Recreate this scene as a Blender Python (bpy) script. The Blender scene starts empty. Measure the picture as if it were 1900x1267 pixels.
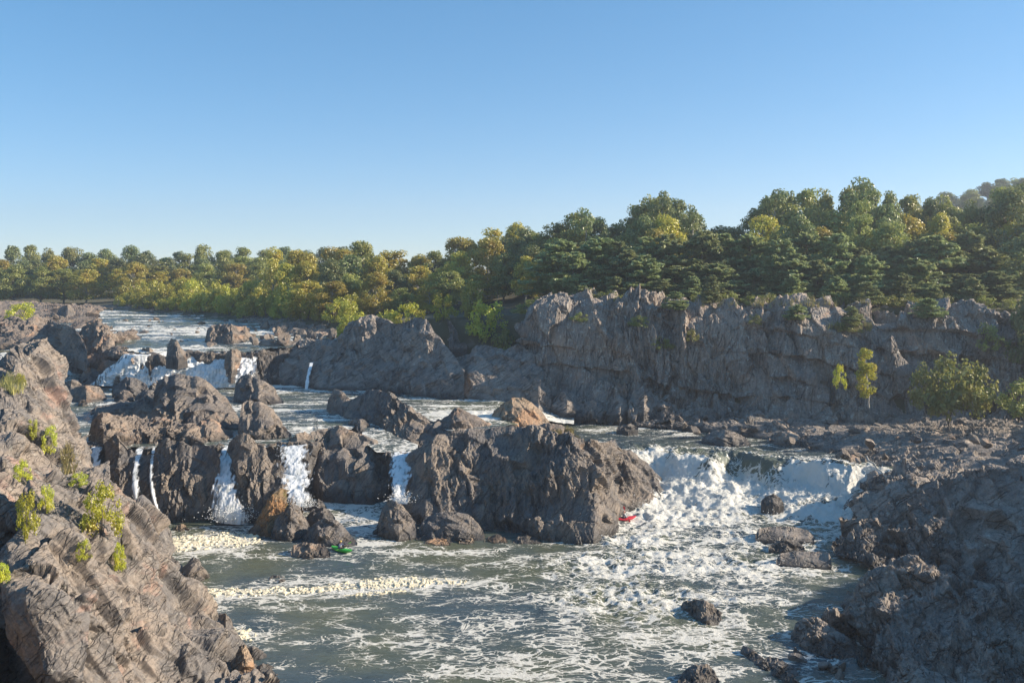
import bpy, bmesh, math, random
import numpy as np
from mathutils import Vector, Matrix

R = math.radians
SC = bpy.context.scene
COL = SC.collection
# ------------------------------------------------------------------ camera, sky, sun, exposure
F, CX, HY, CH = 1645.0, 950.0, 500.0, 27.0          # focal length (px), centre, horizon row, eye height
cam_d = bpy.data.cameras.new("camera"); cam = bpy.data.objects.new("camera", cam_d); COL.objects.link(cam)
cam_d.sensor_width = 36; cam_d.lens = 36 * F / 1900; cam_d.shift_y = -(633.5 - HY) / 1900
cam_d.clip_start = 0.2; cam_d.clip_end = 9000
cam.location = (0, 0, CH); cam.rotation_euler = (R(90), 0, 0)
SC.camera = cam
SUN_EL, SUN_AZ = R(25), R(87)                        # azimuth clockwise from +Y
w = bpy.data.worlds.new("World"); SC.world = w; w.use_nodes = True
wn = w.node_tree.nodes; wn.clear()
sky = wn.new("ShaderNodeTexSky"); sky.sky_type = 'NISHITA'; sky.sun_disc = False
sky.sun_elevation = SUN_EL; sky.sun_rotation = SUN_AZ
sky.altitude = 2000; sky.air_density = 1.0; sky.dust_density = 0.0; sky.ozone_density = 5.0
hs = wn.new("ShaderNodeHueSaturation"); hs.inputs['Saturation'].default_value = 1.2
gm = wn.new("ShaderNodeGamma"); gm.inputs[1].default_value = .68
bg = wn.new("ShaderNodeBackground"); bg.inputs[1].default_value = 0.15
wo = wn.new("ShaderNodeOutputWorld")
w.node_tree.links.new(sky.outputs[0], hs.inputs["Color"]); w.node_tree.links.new(hs.outputs[0], gm.inputs[0]); w.node_tree.links.new(gm.outputs[0], bg.inputs[0]); w.node_tree.links.new(bg.outputs[0], wo.inputs[0])
sd = bpy.data.lights.new("sun", 'SUN'); sun = bpy.data.objects.new("sun", sd); COL.objects.link(sun)
sd.energy = 4.6; sd.specular_factor = 1.0; sd.angle = R(0.5); sd.color = (1.0, 0.87, 0.70)
SDIR = Vector((math.cos(SUN_EL) * math.sin(SUN_AZ), math.cos(SUN_EL) * math.cos(SUN_AZ), math.sin(SUN_EL)))
sun.rotation_euler = SDIR.to_track_quat('Z', 'Y').to_euler()
SC.view_settings.view_transform = 'Standard'; SC.view_settings.look = 'None'
SC.view_settings.exposure = 0.95; SC.view_settings.gamma = 1
SC.render.engine = 'CYCLES'
HAZE = .00035
SC.cycles.volume_bounces = 0
SC.cycles.use_denoising = True
SC.cycles.max_bounces = 6; SC.cycles.transparent_max_bounces = 12
SC.cycles.caustics_reflective = False; SC.cycles.caustics_refractive = False

# ------------------------------------------------------------------ numeric helpers
def P3(px, py, Y):
    px, py, Y = np.broadcast_arrays(np.asarray(px, float), np.asarray(py, float), np.asarray(Y, float))
    return np.stack([(px - CX) / F * Y, Y, CH - (py - HY) / F * Y], -1)
def Yat(py, z):
    return F * (CH - np.asarray(z, float)) / (np.asarray(py, float) - HY)
def PZ(px, py, z):
    return P3(px, py, Yat(py, z))
def sstep(a, b, x):
    t = np.clip((x - a) / (b - a), 0, 1); return t * t * (3 - 2 * t)
def hsh(ix, iy, iz, s):
    with np.errstate(over='ignore'):
        h = (ix.astype(np.int64).astype(np.uint32) * np.uint32(374761393)) ^ (iy.astype(np.int64).astype(np.uint32) * np.uint32(668265263)) \
            ^ (iz.astype(np.int64).astype(np.uint32) * np.uint32(2147483647)) ^ np.uint32((s * 974634777 + 12345) & 0xffffffff)
        h = (h ^ (h >> np.uint32(13))) * np.uint32(1274126177)
        h = (h ^ (h >> np.uint32(16))) * np.uint32(2246822519)
        h = h ^ (h >> np.uint32(15))
    return (h & np.uint32(0xffffff)).astype(np.float32) / np.float32(16777216.0)
def vnoise(P, s=0):
    B = np.floor(P); f = (P - B).astype(np.float32); f = f * f * (3 - 2 * f)
    B = B.astype(np.int64); r = 0
    for dx in (0, 1):
        for dy in (0, 1):
            for dz in (0, 1):
                wgt = (f[..., 0] if dx else 1 - f[..., 0]) * (f[..., 1] if dy else 1 - f[..., 1]) * (f[..., 2] if dz else 1 - f[..., 2])
                r = r + wgt * hsh(B[..., 0] + dx, B[..., 1] + dy, B[..., 2] + dz, s)
    return r
def fbm(P, o=4, s=0, g=0.5):
    a, r, t = 1.0, 0, 0
    for i in range(o):
        r = r + a * vnoise(P * (2.03 ** i) + i * 17.3, s + i); t += a; a *= g
    return r / t
def worley(Q, s=0, second=False):
    B = np.floor(Q - 0.5).astype(np.int64)
    d1 = np.full(Q.shape[:-1], 9.0, np.float32); d2 = d1.copy()
    sp = np.zeros(Q.shape, np.float32); ci = np.zeros(Q.shape, np.int64); sp2, ci2 = sp.copy(), ci.copy()
    for dx in (0, 1):
        for dy in (0, 1):
            for dz in (0, 1):
                c = B + np.array([dx, dy, dz])
                q = np.stack([c[..., k] + 0.15 + 0.7 * hsh(c[..., 0], c[..., 1], c[..., 2], s + 11 * k) for k in range(3)], -1)
                d = np.sqrt(((Q - q) ** 2).sum(-1)).astype(np.float32)
                n = d < d1; m = (~n) & (d < d2)
                if second:
                    sp2 = np.where(n[..., None], sp, np.where(m[..., None], q, sp2)); ci2 = np.where(n[..., None], ci, np.where(m[..., None], c, ci2))
                d2 = np.where(n, d1, np.where(m, d, d2)); d1 = np.where(n, d, d1)
                sp = np.where(n[..., None], q, sp); ci = np.where(n[..., None], c, ci)
    rn = lambda ci: np.stack([hsh(ci[..., 0], ci[..., 1], ci[..., 2], s + 101 + k) for k in range(4)], -1)
    if second: return d1, d2, sp, rn(ci), sp2, rn(ci2)
    return d1, d2, sp, rn(ci)
def dipmat(ang, yaw=0.25, thin=0.60, long_=2.1):
    # foliation running down to the right at ang degrees; rows scale plate coordinates
    a = R(ang)
    n = np.array([math.sin(a), -yaw, math.cos(a)]); n /= np.linalg.norm(n)
    t = np.array([math.cos(a), 0, -math.sin(a)]); t -= n * t.dot(n); t /= np.linalg.norm(t)
    b = np.cross(n, t)
    return np.stack([n / thin, t / long_, b / 1.0])
def fracture(P, N, scale, amp, M, s, crack=0.22, warp=.45, step=.75, saw=0.0, tilt=2.6, cw=.08, mask=None):
    """flat tilted plates that meet in sharp steps and open joints"""
    Q = (P @ M.T) / scale
    Q = Q + (fbm(P / scale * 0.8, 2, s + 7)[..., None] - 0.5) * warp
    d1, d2, sp, r, sp2, r2 = worley(Q, s, True)
    pl = lambda sp, r: (r[..., 0] - 0.5) * step + ((r[..., 1:4] - 0.5) * tilt * (Q - sp)).sum(-1) + saw * (Q - sp)[..., 0]
    wgt = .5 * (1 - sstep(0, .12, d2 - d1))
    d = pl(sp, r) * (1 - wgt) + pl(sp2, r2) * wgt
    d = d - crack * (1 - sstep(0.0, cw, d2 - d1))
    return P + N * (amp * d if mask is None else amp * d * mask)[..., None]
def grid_normals(P):
    du = np.gradient(P, axis=1); dv = np.gradient(P, axis=0)
    n = np.cross(du, dv); return n / (np.linalg.norm(n, axis=-1, keepdims=True) + 1e-9)
def rocky(P, size, dip=55, s=0, amp=1.0, fine=1.0, saw=.6, mask=None, soft=False):
    """break a smooth grid surface into slanting fractured plates"""
    M = dipmat(dip)
    def nn(P):
        n = grid_normals(P)
        k = np.ones(3) / 3
        for _ in range(2):
            for ax in (0, 1):
                n = (np.roll(n, 1, ax) + n + np.roll(n, -1, ax)) / 3
        return n / (np.linalg.norm(n, axis=-1, keepdims=True) + 1e-9)
    N = nn(P)
    k = 1.0 if mask is None else mask
    P = P + N * ((fbm(P / size * 0.5, 2, s) - 0.5) * size * 0.45 * amp * k)[..., None]
    P = fracture(P, N, size, size * 0.27 * amp, dipmat(dip, .25, .62, 1.7), s + 1, .13, .95, mask=mask, cw=.05)
    N = nn(P) * .5 + N * .5
    md = k * (.25 + 1.5 * sstep(.35, .65, fbm(P / size * .45 + 9, 2, s + 9)))
    P = fracture(P, N, size * 0.55, size * 0.09 * amp, dipmat(dip + 6, .35, .45, 2.4), s + 2, .22, .4, .8, saw, 1.5, mask=md)
    P = fracture(P, N, size * 0.23, size * 0.034 * fine, dipmat(dip - 5, .1, .42, 2.3), s + 3, .3, .3, .7, saw * .8, 1.6, mask=md)
    P = fracture(P, N, size * 0.09, size * 0.012 * fine, dipmat(dip + 4, .3, .5, 2), s + 4, .3)
    if not soft: return P
    Q = P.copy()
    Q[1:-1, 1:-1] = P[1:-1, 1:-1] * .6 + .1 * (P[2:, 1:-1] + P[:-2, 1:-1] + P[1:-1, 2:] + P[1:-1, :-2])
    return Q
def crm(A, n, axis):
    """Catmull-Rom resample of control grid A along axis to n samples"""
    A = np.moveaxis(np.asarray(A, float), axis, 0); m = len(A)
    t = np.linspace(0, m - 1, n); i = np.clip(np.floor(t).astype(int), 0, m - 2); f = (t - i)
    f = f.reshape((-1,) + (1,) * (A.ndim - 1))
    p0 = A[np.clip(i - 1, 0, m - 1)]; p1 = A[i]; p2 = A[i + 1]; p3 = A[np.clip(i + 2, 0, m - 1)]
    r = 0.5 * (2 * p1 + (p2 - p0) * f + (2 * p0 - 5 * p1 + 4 * p2 - p3) * f ** 2 + (3 * p1 - p0 - 3 * p2 + p3) * f ** 3)
    return np.moveaxis(r, 0, axis)

# ------------------------------------------------------------------ object helpers
def mesh_np(name, V, quads, mat=None, smooth=False, attrs=None):
    V = np.asarray(V, np.float32).reshape(-1, 3); quads = np.asarray(quads, np.int32)
    me = bpy.data.meshes.new(name)
    k = quads.shape[1]
    me.vertices.add(len(V)); me.vertices.foreach_set("co", V.ravel())
    me.loops.add(quads.size); me.loops.foreach_set("vertex_index", quads.ravel())
    me.polygons.add(len(quads)); me.polygons.foreach_set("loop_start", np.arange(0, quads.size, k, dtype=np.int32))
    me.update(calc_edges=True)
    me.polygons.foreach_set("use_smooth", np.full(len(quads), smooth))
    for an, av in (attrs or {}).items():
        at = me.attributes.new(an, 'FLOAT', 'POINT'); at.data.foreach_set("value", np.asarray(av, np.float32).ravel())
    if mat: me.materials.append(mat)
    return me
def grid_quads(nv, nu):
    i = np.arange(nv * nu).reshape(nv, nu)
    return np.stack([i[:-1, :-1], i[:-1, 1:], i[1:, 1:], i[1:, :-1]], -1).reshape(-1, 4)
def link(name, me, parent=None):
    o = bpy.data.objects.new(name, me); COL.objects.link(o)
    if parent: o.parent = parent
    return o
def tag(o, label=None, cat=None, group=None, kind=None):
    if label: o["label"] = label
    if cat: o["category"] = cat
    if group: o["group"] = group
    if kind: o["kind"] = kind
    return o
def grid_obj(name, P, mat, smooth=False, attrs=None, parent=None, center=True):
    c = P.reshape(-1, 3).mean(0) if center else np.zeros(3)
    if center: c[2] = P[..., 2].min()
    me = mesh_np(name, P - c, grid_quads(*P.shape[:2]), mat, smooth, attrs)
    o = link(name, me, parent); o.location = c
    return o

# ------------------------------------------------------------------ materials
class NT:
    def __init__(self, name):
        self.m = bpy.data.materials.new(name); self.m.use_nodes = True
        self.t = self.m.node_tree; self.t.nodes.clear()
    def n(self, typ, **kw):
        nd = self.t.nodes.new(typ)
        for k, v in kw.items():
            if k[0] == 'i' and k[1:].isdigit(): self.set(nd.inputs[int(k[1:])], v)
            elif k.startswith('in_'): self.set(nd.inputs[k[3:].replace('_', ' ')], v)
            else: setattr(nd, k, v)
        return nd
    def set(self, inp, v):
        if hasattr(v, 'node'): self.t.links.new(v, inp)
        else: inp.default_value = v
    def math(self, op, a, b=0.0, clamp=False):
        nd = self.n("ShaderNodeMath", operation=op, use_clamp=clamp, i0=a, i1=b); return nd.outputs[0]
    def mix(self, f, a, b):
        nd = self.n("ShaderNodeMix", data_type='RGBA'); self.set(nd.inputs[0], f); self.set(nd.inputs[6], a); self.set(nd.inputs[7], b); return nd.outputs[2]
    def ss(self, x, a, b, lo=0.0, hi=1.0):
        nd = self.n("ShaderNodeMapRange", interpolation_type='SMOOTHSTEP', i0=x, i1=a, i2=b, i3=lo, i4=hi); return nd.outputs[0]
    def noise(self, vec, scale, detail=4.0, rough=0.55, dist=0.0):
        nd = self.n("ShaderNodeTexNoise", in_Vector=vec, in_Scale=scale, in_Detail=detail, in_Roughness=rough, in_Distortion=dist); return nd.outputs[0]
    def mapped(self, scale=(1, 1, 1), rot=(0, 0, 0)):
        g = self.n("ShaderNodeNewGeometry")
        return self.n("ShaderNodeMapping", i0=g.outputs['Position'], in_Scale=scale, in_Rotation=rot).outputs[0]
    def attr(self, name):
        return self.n("ShaderNodeAttribute", attribute_name=name).outputs['Fac']
    def out(self, sh):
        self.t.links.new(sh, self.n("ShaderNodeOutputMaterial").inputs[0]); return self.m
def rgb(*c): return (c[0], c[1], c[2], 1.0)

def rock_mat(name, slate=(.105, .100, .098), brown=(.205, .165, .130), warm=(.30, .185, .125), lichen=(.36, .34, .29), warm_t=.62, lich_t=.60, dip=55, bump=.6, sc=1.0, moss=None):
    T = NT(name)
    pos = T.mapped((1, 1, 1))
    # strata: squeeze coordinates across the foliation so that streaks run down to the right
    strat = T.mapped((.35 * sc, .35 * sc, .35 * sc), (0, 0, 0))
    rot = T.n("ShaderNodeVectorRotate", rotation_type='Y_AXIS', in_Vector=pos, in_Angle=R(dip)).outputs[0]
    str_v = T.n("ShaderNodeMapping", i0=rot, in_Scale=(.5 * sc, .8 * sc, 5.0 * sc)).outputs[0]
    big = T.noise(pos, .16 * sc, 3, .6)
    mid = T.noise(pos, .9 * sc, 5, .65, .4)
    st = T.noise(str_v, 1.0, 5, .65, .3)
    fine = T.noise(pos, 6.0 * sc, 5, .7)
    f = T.math('ADD', T.math('MULTIPLY', big, .55), T.math('MULTIPLY', mid, .45))
    c = T.mix(T.ss(f, .40, .60), rgb(*slate), rgb(*brown))
    c = T.mix(T.math('MULTIPLY', T.ss(T.noise(pos, .33 * sc, 4, .6, .5), warm_t, warm_t + .12), .8), c, rgb(*warm))
    c = T.mix(T.math('MULTIPLY', T.ss(st, .47, .68), .42), c, rgb(*[x * .42 for x in slate]))
    c = T.mix(T.math('MULTIPLY', T.ss(T.noise(str_v, .42, 4, .6, .5),   .56, .68), .4), c, rgb(*[x * 1.25 for x in brown]))
    c = T.mix(T.math('MULTIPLY', T.ss(T.noise(pos, 1.7 * sc, 6, .7, .6), lich_t, lich_t + .10), .65), c, rgb(*lichen))
    c = T.mix(T.math('MULTIPLY', T.ss(fine, .42, .62), .5), c, T.mix(.5, c, rgb(.02, .02, .02)))
    if moss:
        c = T.mix(T.ss(T.noise(pos, .5, 4, .6), moss, moss + .1), c, rgb(.10, .105, .02))
    jw = T.n("ShaderNodeTexNoise", in_Vector=pos, in_Scale=.8 * sc, in_Detail=4.0)
    jv = T.n("ShaderNodeVectorMath", operation='MULTIPLY_ADD'); T.set(jv.inputs[0], jw.outputs[1]); jv.inputs[1].default_value = (.9, .9, .9); T.set(jv.inputs[2], rot)
    jm = T.n("ShaderNodeMapping", i0=jv.outputs[0], in_Scale=(.16 * sc, .30 * sc, 1.25 * sc)).outputs[0]
    def joint(k, wd):
        v = T.n("ShaderNodeTexVoronoi", feature='DISTANCE_TO_EDGE', in_Vector=jm, in_Scale=k); return T.ss(v.outputs['Distance'], wd, 0.0)
    jn = T.math('MAXIMUM', joint(.9, .035), T.math('MULTIPLY', joint(2.6, .05), .6))
    jn = T.math('MULTIPLY', jn, T.ss(T.noise(pos, .7 * sc, 3), .38, .58))
    c = T.mix(T.math('MULTIPLY', jn, .6), c, rgb(.03, .028, .026))
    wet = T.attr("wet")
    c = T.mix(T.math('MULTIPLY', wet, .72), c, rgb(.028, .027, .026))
    b = T.n("ShaderNodeBump", in_Strength=min(1, bump * 1.3), in_Distance=.18)
    hgt = T.math('ADD', T.math('MULTIPLY', st, .8), T.math('ADD', T.math('MULTIPLY', mid, .6), T.math('MULTIPLY', fine, .28)))
    hgt = T.math('SUBTRACT', hgt, T.math('MULTIPLY', jn, 1.1))
    T.set(b.inputs['Height'], hgt)
    p = T.n("ShaderNodeBsdfPrincipled", in_Base_Color=c, in_Roughness=T.math('SUBTRACT', .82, T.math('MULTIPLY', wet, .42)), in_Normal=b.outputs[0])
    p.inputs['Specular IOR Level'].default_value = .35
    return T.out(p.outputs[0])
M_ROCK = rock_mat("rock_grey", (.17, .155, .145), (.29, .235, .185), (.40, .27, .185), (.48, .44, .36))
M_BROWN = rock_mat("rock_brown", (.20, .168, .145), (.32, .25, .19), (.44, .28, .185), (.48, .43, .35), warm_t=.54)
M_TAN = rock_mat("rock_tan", (.28, .21, .155), (.44, .32, .21), (.52, .31, .175), (.52, .46, .36), warm_t=.5)
M_MOSS = rock_mat("rock_mossy", (.17, .125, .07), (.32, .20, .10), (.40, .21, .09), warm_t=.5, moss=.58)
M_LEFT = rock_mat("rock_left", (.20, .182, .168), (.32, .262, .21), (.43, .275, .21), (.52, .48, .40), .58, .58, 50)
M_CLIFF = rock_mat("rock_cliff", (.27, .235, .205), (.40, .315, .25), (.46, .30, .215), (.58, .54, .46), .56, .54, 78, .7, .7)
M_BANK = rock_mat("rock_bank", (.245, .215, .19), (.38, .315, .26), (.46, .33, .245), (.56, .52, .44), .60, .58, 35, .8, .9)

def plain_mat(name, col, rough=.6, nscale=8.0, var=.25):
    T = NT(name); n = T.noise(T.mapped((1, 1, 1)), nscale, 4)
    c = T.mix(n, rgb(*[x * (1 - var) for x in col]), rgb(*[min(1, x * (1 + var)) for x in col]))
    p = T.n("ShaderNodeBsdfPrincipled", in_Base_Color=c, in_Roughness=rough)
    return T.out(p.outputs[0])
def water_mat():
    T = NT("river_water")
    pos = T.mapped((1, 1, 1))
    warp = T.n("ShaderNodeTexNoise", in_Vector=pos, in_Scale=.16, in_Detail=3.0)
    wv = T.n("ShaderNodeVectorMath", operation='MULTIPLY_ADD'); T.set(wv.inputs[0], warp.outputs[1]); wv.inputs[1].default_value = (3.5, 3.5, 0); T.set(wv.inputs[2], pos)
    flow = T.n("ShaderNodeMapping", i0=wv.outputs[0], in_Scale=(.75, 1.5, .3), in_Rotation=(0, 0, R(-12))).outputs[0]
    n1 = T.noise(flow, .55, 6, .62, .8)
    n2 = T.noise(flow, 1.6, 5, .65, .6)
    n3 = T.noise(pos, 3.5, 4, .6, .3)
    rid = lambda n, k: T.math('SUBTRACT', 1.0, T.math('MULTIPLY', T.math('ABSOLUTE', T.math('SUBTRACT', n, .5)), k))
    w2 = T.n("ShaderNodeTexNoise", in_Vector=flow, in_Scale=1.3, in_Detail=4.0)
    fv = T.n("ShaderNodeVectorMath", operation='MULTIPLY_ADD'); T.set(fv.inputs[0], w2.outputs[1]); fv.inputs[1].default_value = (1.1, 1.1, 0); T.set(fv.inputs[2], flow)
    def web(sc, wd):
        v = T.n("ShaderNodeTexVoronoi", feature='DISTANCE_TO_EDGE', in_Vector=fv.outputs[0], in_Scale=sc); return T.ss(v.outputs['Distance'], wd, 0.0)
    webs = T.math('MAXIMUM', T.math('MULTIPLY', web(.50, .085), .9), T.math('MULTIPLY', web(1.35, .12), .85))
    patch = T.ss(T.noise(flow, .35, 5, .6, .5), .36, .64)
    lace = T.math('ADD', T.math('MULTIPLY', webs, .34), T.math('ADD', T.math('MULTIPLY', rid(n2, 7.0), .16), T.math('ADD', T.math('MULTIPLY', patch, .30), T.math('MULTIPLY', n3, .24))))
    foam = T.attr("foam")
    thr = T.math('SUBTRACT', .86, T.math('MULTIPLY', foam, .78))
    mask = T.ss(T.math('SUBTRACT', lace, thr), -.01, .15)
    rip = T.n("ShaderNodeMapping", i0=pos, in_Scale=(.6, 1.7, 1)).outputs[0]
    h = T.math('ADD', T.math('MULTIPLY', T.noise(rip, .8, 4, .6, .5), .7), T.math('MULTIPLY', T.noise(rip, 3.2, 4, .6), .22))
    b = T.n("ShaderNodeBump", in_Strength=.75, in_Distance=.35, in_Height=h)
    tint = T.mix(T.ss(T.noise(pos, .08, 2), .35, .65), rgb(.062, .088, .098), rgb(.115, .125, .078))
    wat = T.n("ShaderNodeBsdfPrincipled", in_Base_Color=tint, in_Roughness=.10, in_Normal=b.outputs[0]); wat.inputs['IOR'].default_value = 1.33
    fh = T.math('ADD', T.math('MULTIPLY', mask, .5), T.math('MULTIPLY', T.noise(pos, 3.2, 6, .75, .5), .9))
    fb = T.n("ShaderNodeBump", in_Strength=.9, in_Distance=.35, in_Height=fh)
    fc = T.mix(T.noise(pos, .5, 3), rgb(.76, .73, .63), rgb(.86, .845, .79))
    fo = T.n("ShaderNodeBsdfPrincipled", in_Base_Color=fc, in_Roughness=.75, in_Normal=fb.outputs[0])
    mx = T.n("ShaderNodeMixShader", i0=mask, i1=wat.outputs[0], i2=fo.outputs[0])
    return T.out(mx.outputs[0])
M_WATER = water_mat()
def fall_mat():
    T = NT("falling_water")
    sv = T.mapped((2.2, 1.0, .13)); n = T.noise(sv, 1.3, 5, .55, .2)
    edge = T.attr("edge")
    a = T.math('MULTIPLY', T.ss(T.math('ADD', n, T.math('MULTIPLY', edge, .42)), .52, .80), .97)
    c = T.mix(T.ss(n, .34, .56), rgb(.52, .55, .54), rgb(.88, .88, .86))
    b = T.n("ShaderNodeBump", in_Strength=.45, in_Distance=.15, in_Height=n)
    p = T.n("ShaderNodeBsdfPrincipled", in_Base_Color=c, in_Roughness=.6, in_Normal=b.outputs[0])
    tr = T.n("ShaderNodeBsdfTransparent")
    mx = T.n("ShaderNodeMixShader", i0=a, i1=tr.outputs[0], i2=p.outputs[0])
    return T.out(mx.outputs[0])
M_FALL = fall_mat()
def scum_mat():
    T = NT("cream_foam"); pos = T.mapped((1, 1, 1))
    c = T.mix(T.noise(pos, 2.5, 4, .6), rgb(.62, .52, .34), rgb(.86, .79, .60))
    p = T.n("ShaderNodeBsdfPrincipled", in_Base_Color=c, in_Roughness=.8)
    return T.out(p.outputs[0])
M_SCUM = scum_mat()
def leaf_mat(name, c1, c2, c3, tr=.35):
    T = NT(name)
    g = T.n("ShaderNodeNewGeometry"); oi = T.n("ShaderNodeObjectInfo")
    r = g.outputs['Random Per Island']
    c = T.mix(r, rgb(*c1), rgb(*c2))
    cl = T.noise(T.mapped((1, 1, 1)), .45, 3)
    c = T.mix(T.math('MULTIPLY', T.ss(cl, .48, .66), .75), c, rgb(*c3))
    hs = T.n("ShaderNodeHueSaturation", in_Color=c)
    T.set(hs.inputs['Hue'], T.math('ADD', .485, T.math('MULTIPLY', oi.outputs['Random'], .03)))
    T.set(hs.inputs['Value'], T.math('ADD', .92, T.math('MULTIPLY', oi.outputs['Random'], .5)))
    d = T.n("ShaderNodeBsdfDiffuse", in_Color=hs.outputs[0]); t = T.n("ShaderNodeBsdfTranslucent", in_Color=hs.outputs[0])
    mx = T.n("ShaderNodeMixShader", i0=tr, i1=d.outputs[0], i2=t.outputs[0])
    gl = T.n("ShaderNodeBsdfGlossy", in_Color=rgb(1, .97, .9), in_Roughness=.42)
    mx = T.n("ShaderNodeMixShader", i0=.05, i1=mx.outputs[0], i2=gl.outputs[0])
    return T.out(mx.outputs[0])
L_GREEN = leaf_mat("leaves_green", (.19, .215, .055), (.30, .315, .085), (.37, .345, .09), .42)
L_DARK = leaf_mat("leaves_dark", (.125, .16, .06), (.21, .245, .085), (.28, .285, .095), .4)
L_YELL = leaf_mat("leaves_yellowing", (.33, .31, .055), (.47, .41, .07), (.50, .36, .07), .45)
L_BUSH = leaf_mat("leaves_bush", (.32, .33, .045), (.46, .43, .06), (.50, .42, .065), .45)
L_PINE = leaf_mat("needles", (.21, .25, .115), (.33, .37, .155), (.40, .41, .17), .42)
L_BRIGHT = leaf_mat("leaves_bright", (.38, .42, .04), (.58, .56, .06), (.60, .52, .06), .5)
L_GRASS = leaf_mat("dry_grass", (.30, .28, .09), (.42, .36, .14), (.35, .32, .10), .3)
M_BARK = plain_mat("bark", (.17, .145, .115), .9, 3)
M_PALEBARK = plain_mat("pale_bark", (.42, .39, .34), .9, 2, .4)
def ground_mat():
    T = NT("forest_floor"); pos = T.mapped((1, 1, 1))
    c = T.mix(T.noise(pos, .12, 4), rgb(.06, .065, .025), rgb(.12, .10, .06))
    c = T.mix(T.ss(T.noise(pos, .5, 4), .5, .7), c, rgb(.17, .15, .12))
    p = T.n("ShaderNodeBsdfPrincipled", in_Base_Color=c, in_Roughness=.95)
    return T.out(p.outputs[0])
M_GROUND = ground_mat()

# ------------------------------------------------------------------ ground
ED = np.array([(-600, 300, 16), (-160, 278, 15.6), (-109, 252, 15.4), (-66, 219, 15.2), (-32, 178, 16), (-15, 168, 17.5), (0, 160, 18.5), (6, 152, 20.5), (22, 147.5, 21), (40, 144, 21), (56, 139.5, 21), (70, 138.5, 20.8), (86, 134, 20.5), (114, 124, 21), (160, 110, 22), (600, 90, 24)], float)
def ground(x, y):
    x = np.asarray(x, float); y = np.asarray(y, float)
    ye = np.interp(x, ED[:, 0], ED[:, 1]); ze = np.interp(x, ED[:, 0], ED[:, 2])
    d = y - ye
    nz = (fbm(np.stack([x, y, 0 * x], -1) / 30, 3, 3) - .5)
    up = ze + np.clip(d, 0, 60) * .035 + np.clip(d - 60, 0, 300) * .008 + nz * 3 * sstep(0, 20, d)
    up = up + 42 * np.exp(-(((x - 330) / 130) ** 2 + ((y - 500) / 120) ** 2)) * sstep(30, 150, d)
    bed = np.where(x < -22, -3 + 14 * sstep(158, 172, y), -3.0)
    z = np.where(d >= 0, up, np.maximum(bed, ze + d * 1.6))
    # near shore where the viewer stands, and the wooded right bank outside the frame
    z = np.maximum(z, 25.3 - 2.2 * np.clip(y - 1.6, 0, 40) - .0 * x)
    rb = np.clip((x - (.577 * y + 6)) * 1.25, -8, 16.3 + nz * 3)
    z = np.maximum(z, np.where(y < 160, rb, -9))
    lb = np.clip((-.62 * y - 16 - x) * .9, -8, 12) + 4 * sstep(0, 60, -.62 * y - 30 - x)
    z = np.maximum(z, np.where(y < 175, lb, -9))
    return z
def axis(*seg):
    a = []
    for s0, s1, st in seg: a += list(np.arange(s0, s1, st))
    return np.array(a + [seg[-1][1]], float)
gx = axis((-1300, -600, 100), (-600, -200, 25), (-200, 220, 2.5), (220, 600, 20), (600, 1300, 100))
gy = axis((-300, -20, 40), (-20, 12, .8), (12, 320, 2.5), (320, 800, 20), (800, 1400, 100))
GX, GY = np.meshgrid(gx, gy)
tag(grid_obj("ground", np.stack([GX, GY, ground(GX, GY)], -1), M_GROUND, True, center=False), kind="structure")

# ------------------------------------------------------------------ water
FOAM = [(1350, 930, 15, 6, 1.0), (1250, 960, 9, 5, 1.0), (1180, 1000, 6, 4, .97), (1420, 1000, 12, 4, .80), (1500, 950, 9, 6, .85), (1580, 930, 5, 6, .6), (1130, 1050, 6, 4, .78),
        (1300, 1050, 10, 5, .80), (1200, 1110, 10, 5, .72), (1060, 1120, 9, 5, .62), (1250, 1190, 10, 5, .64), (1010, 1230, 10, 4, .58), (1400, 1060, 7, 3, .45), (780, 1022, 10, 1.6, .62), (680, 1008, 5, 1.3, .7),
        (470, 1030, 10, 1.3, .50), (640, 950, 5, 5, .88), (700, 970, 4, 5, .8), (740, 1082, 9, 1.7, .85), (600, 1094, 7, 1.3, .8), (450, 1104, 8, 1.8, .85), (345, 1008, 8, 4, .8), (560, 1130, 9, 1.0, .50), (440, 1180, 2.6, 2.6, .66), (430, 975, 5, 2, .55), (400, 1000, 7, 3, .5),
        (600, 1200, 8, 4, .33), (820, 1190, 9, 5, .48), (1480, 1130, 4, 1.5, .50), (1400, 1190, 4, 2, .42), (1220, 1260, 6, 2, .5), (1560, 1020, 5, 5, .42), (900, 1040, 14, 3, .40), (1320, 1245, 2.5, 1.5, .6), (1500, 1250, 4, 2, .5)]
FW = [(PZ(a, b, 0)[:2], rx, ry, d) for a, b, rx, ry, d in FOAM]
LIP = np.array([(-10, 112), (12, 113.5), (18, 113.5), (21, 110.5), (24.5, 109.5), (26.5, 111.5), (28.5, 112), (30.5, 108.5), (33, 107.5), (34.5, 106.5), (36, 103.6), (39, 102.6), (41, 103.6), (44, 100), (48, 98), (80, 95)], float)
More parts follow.
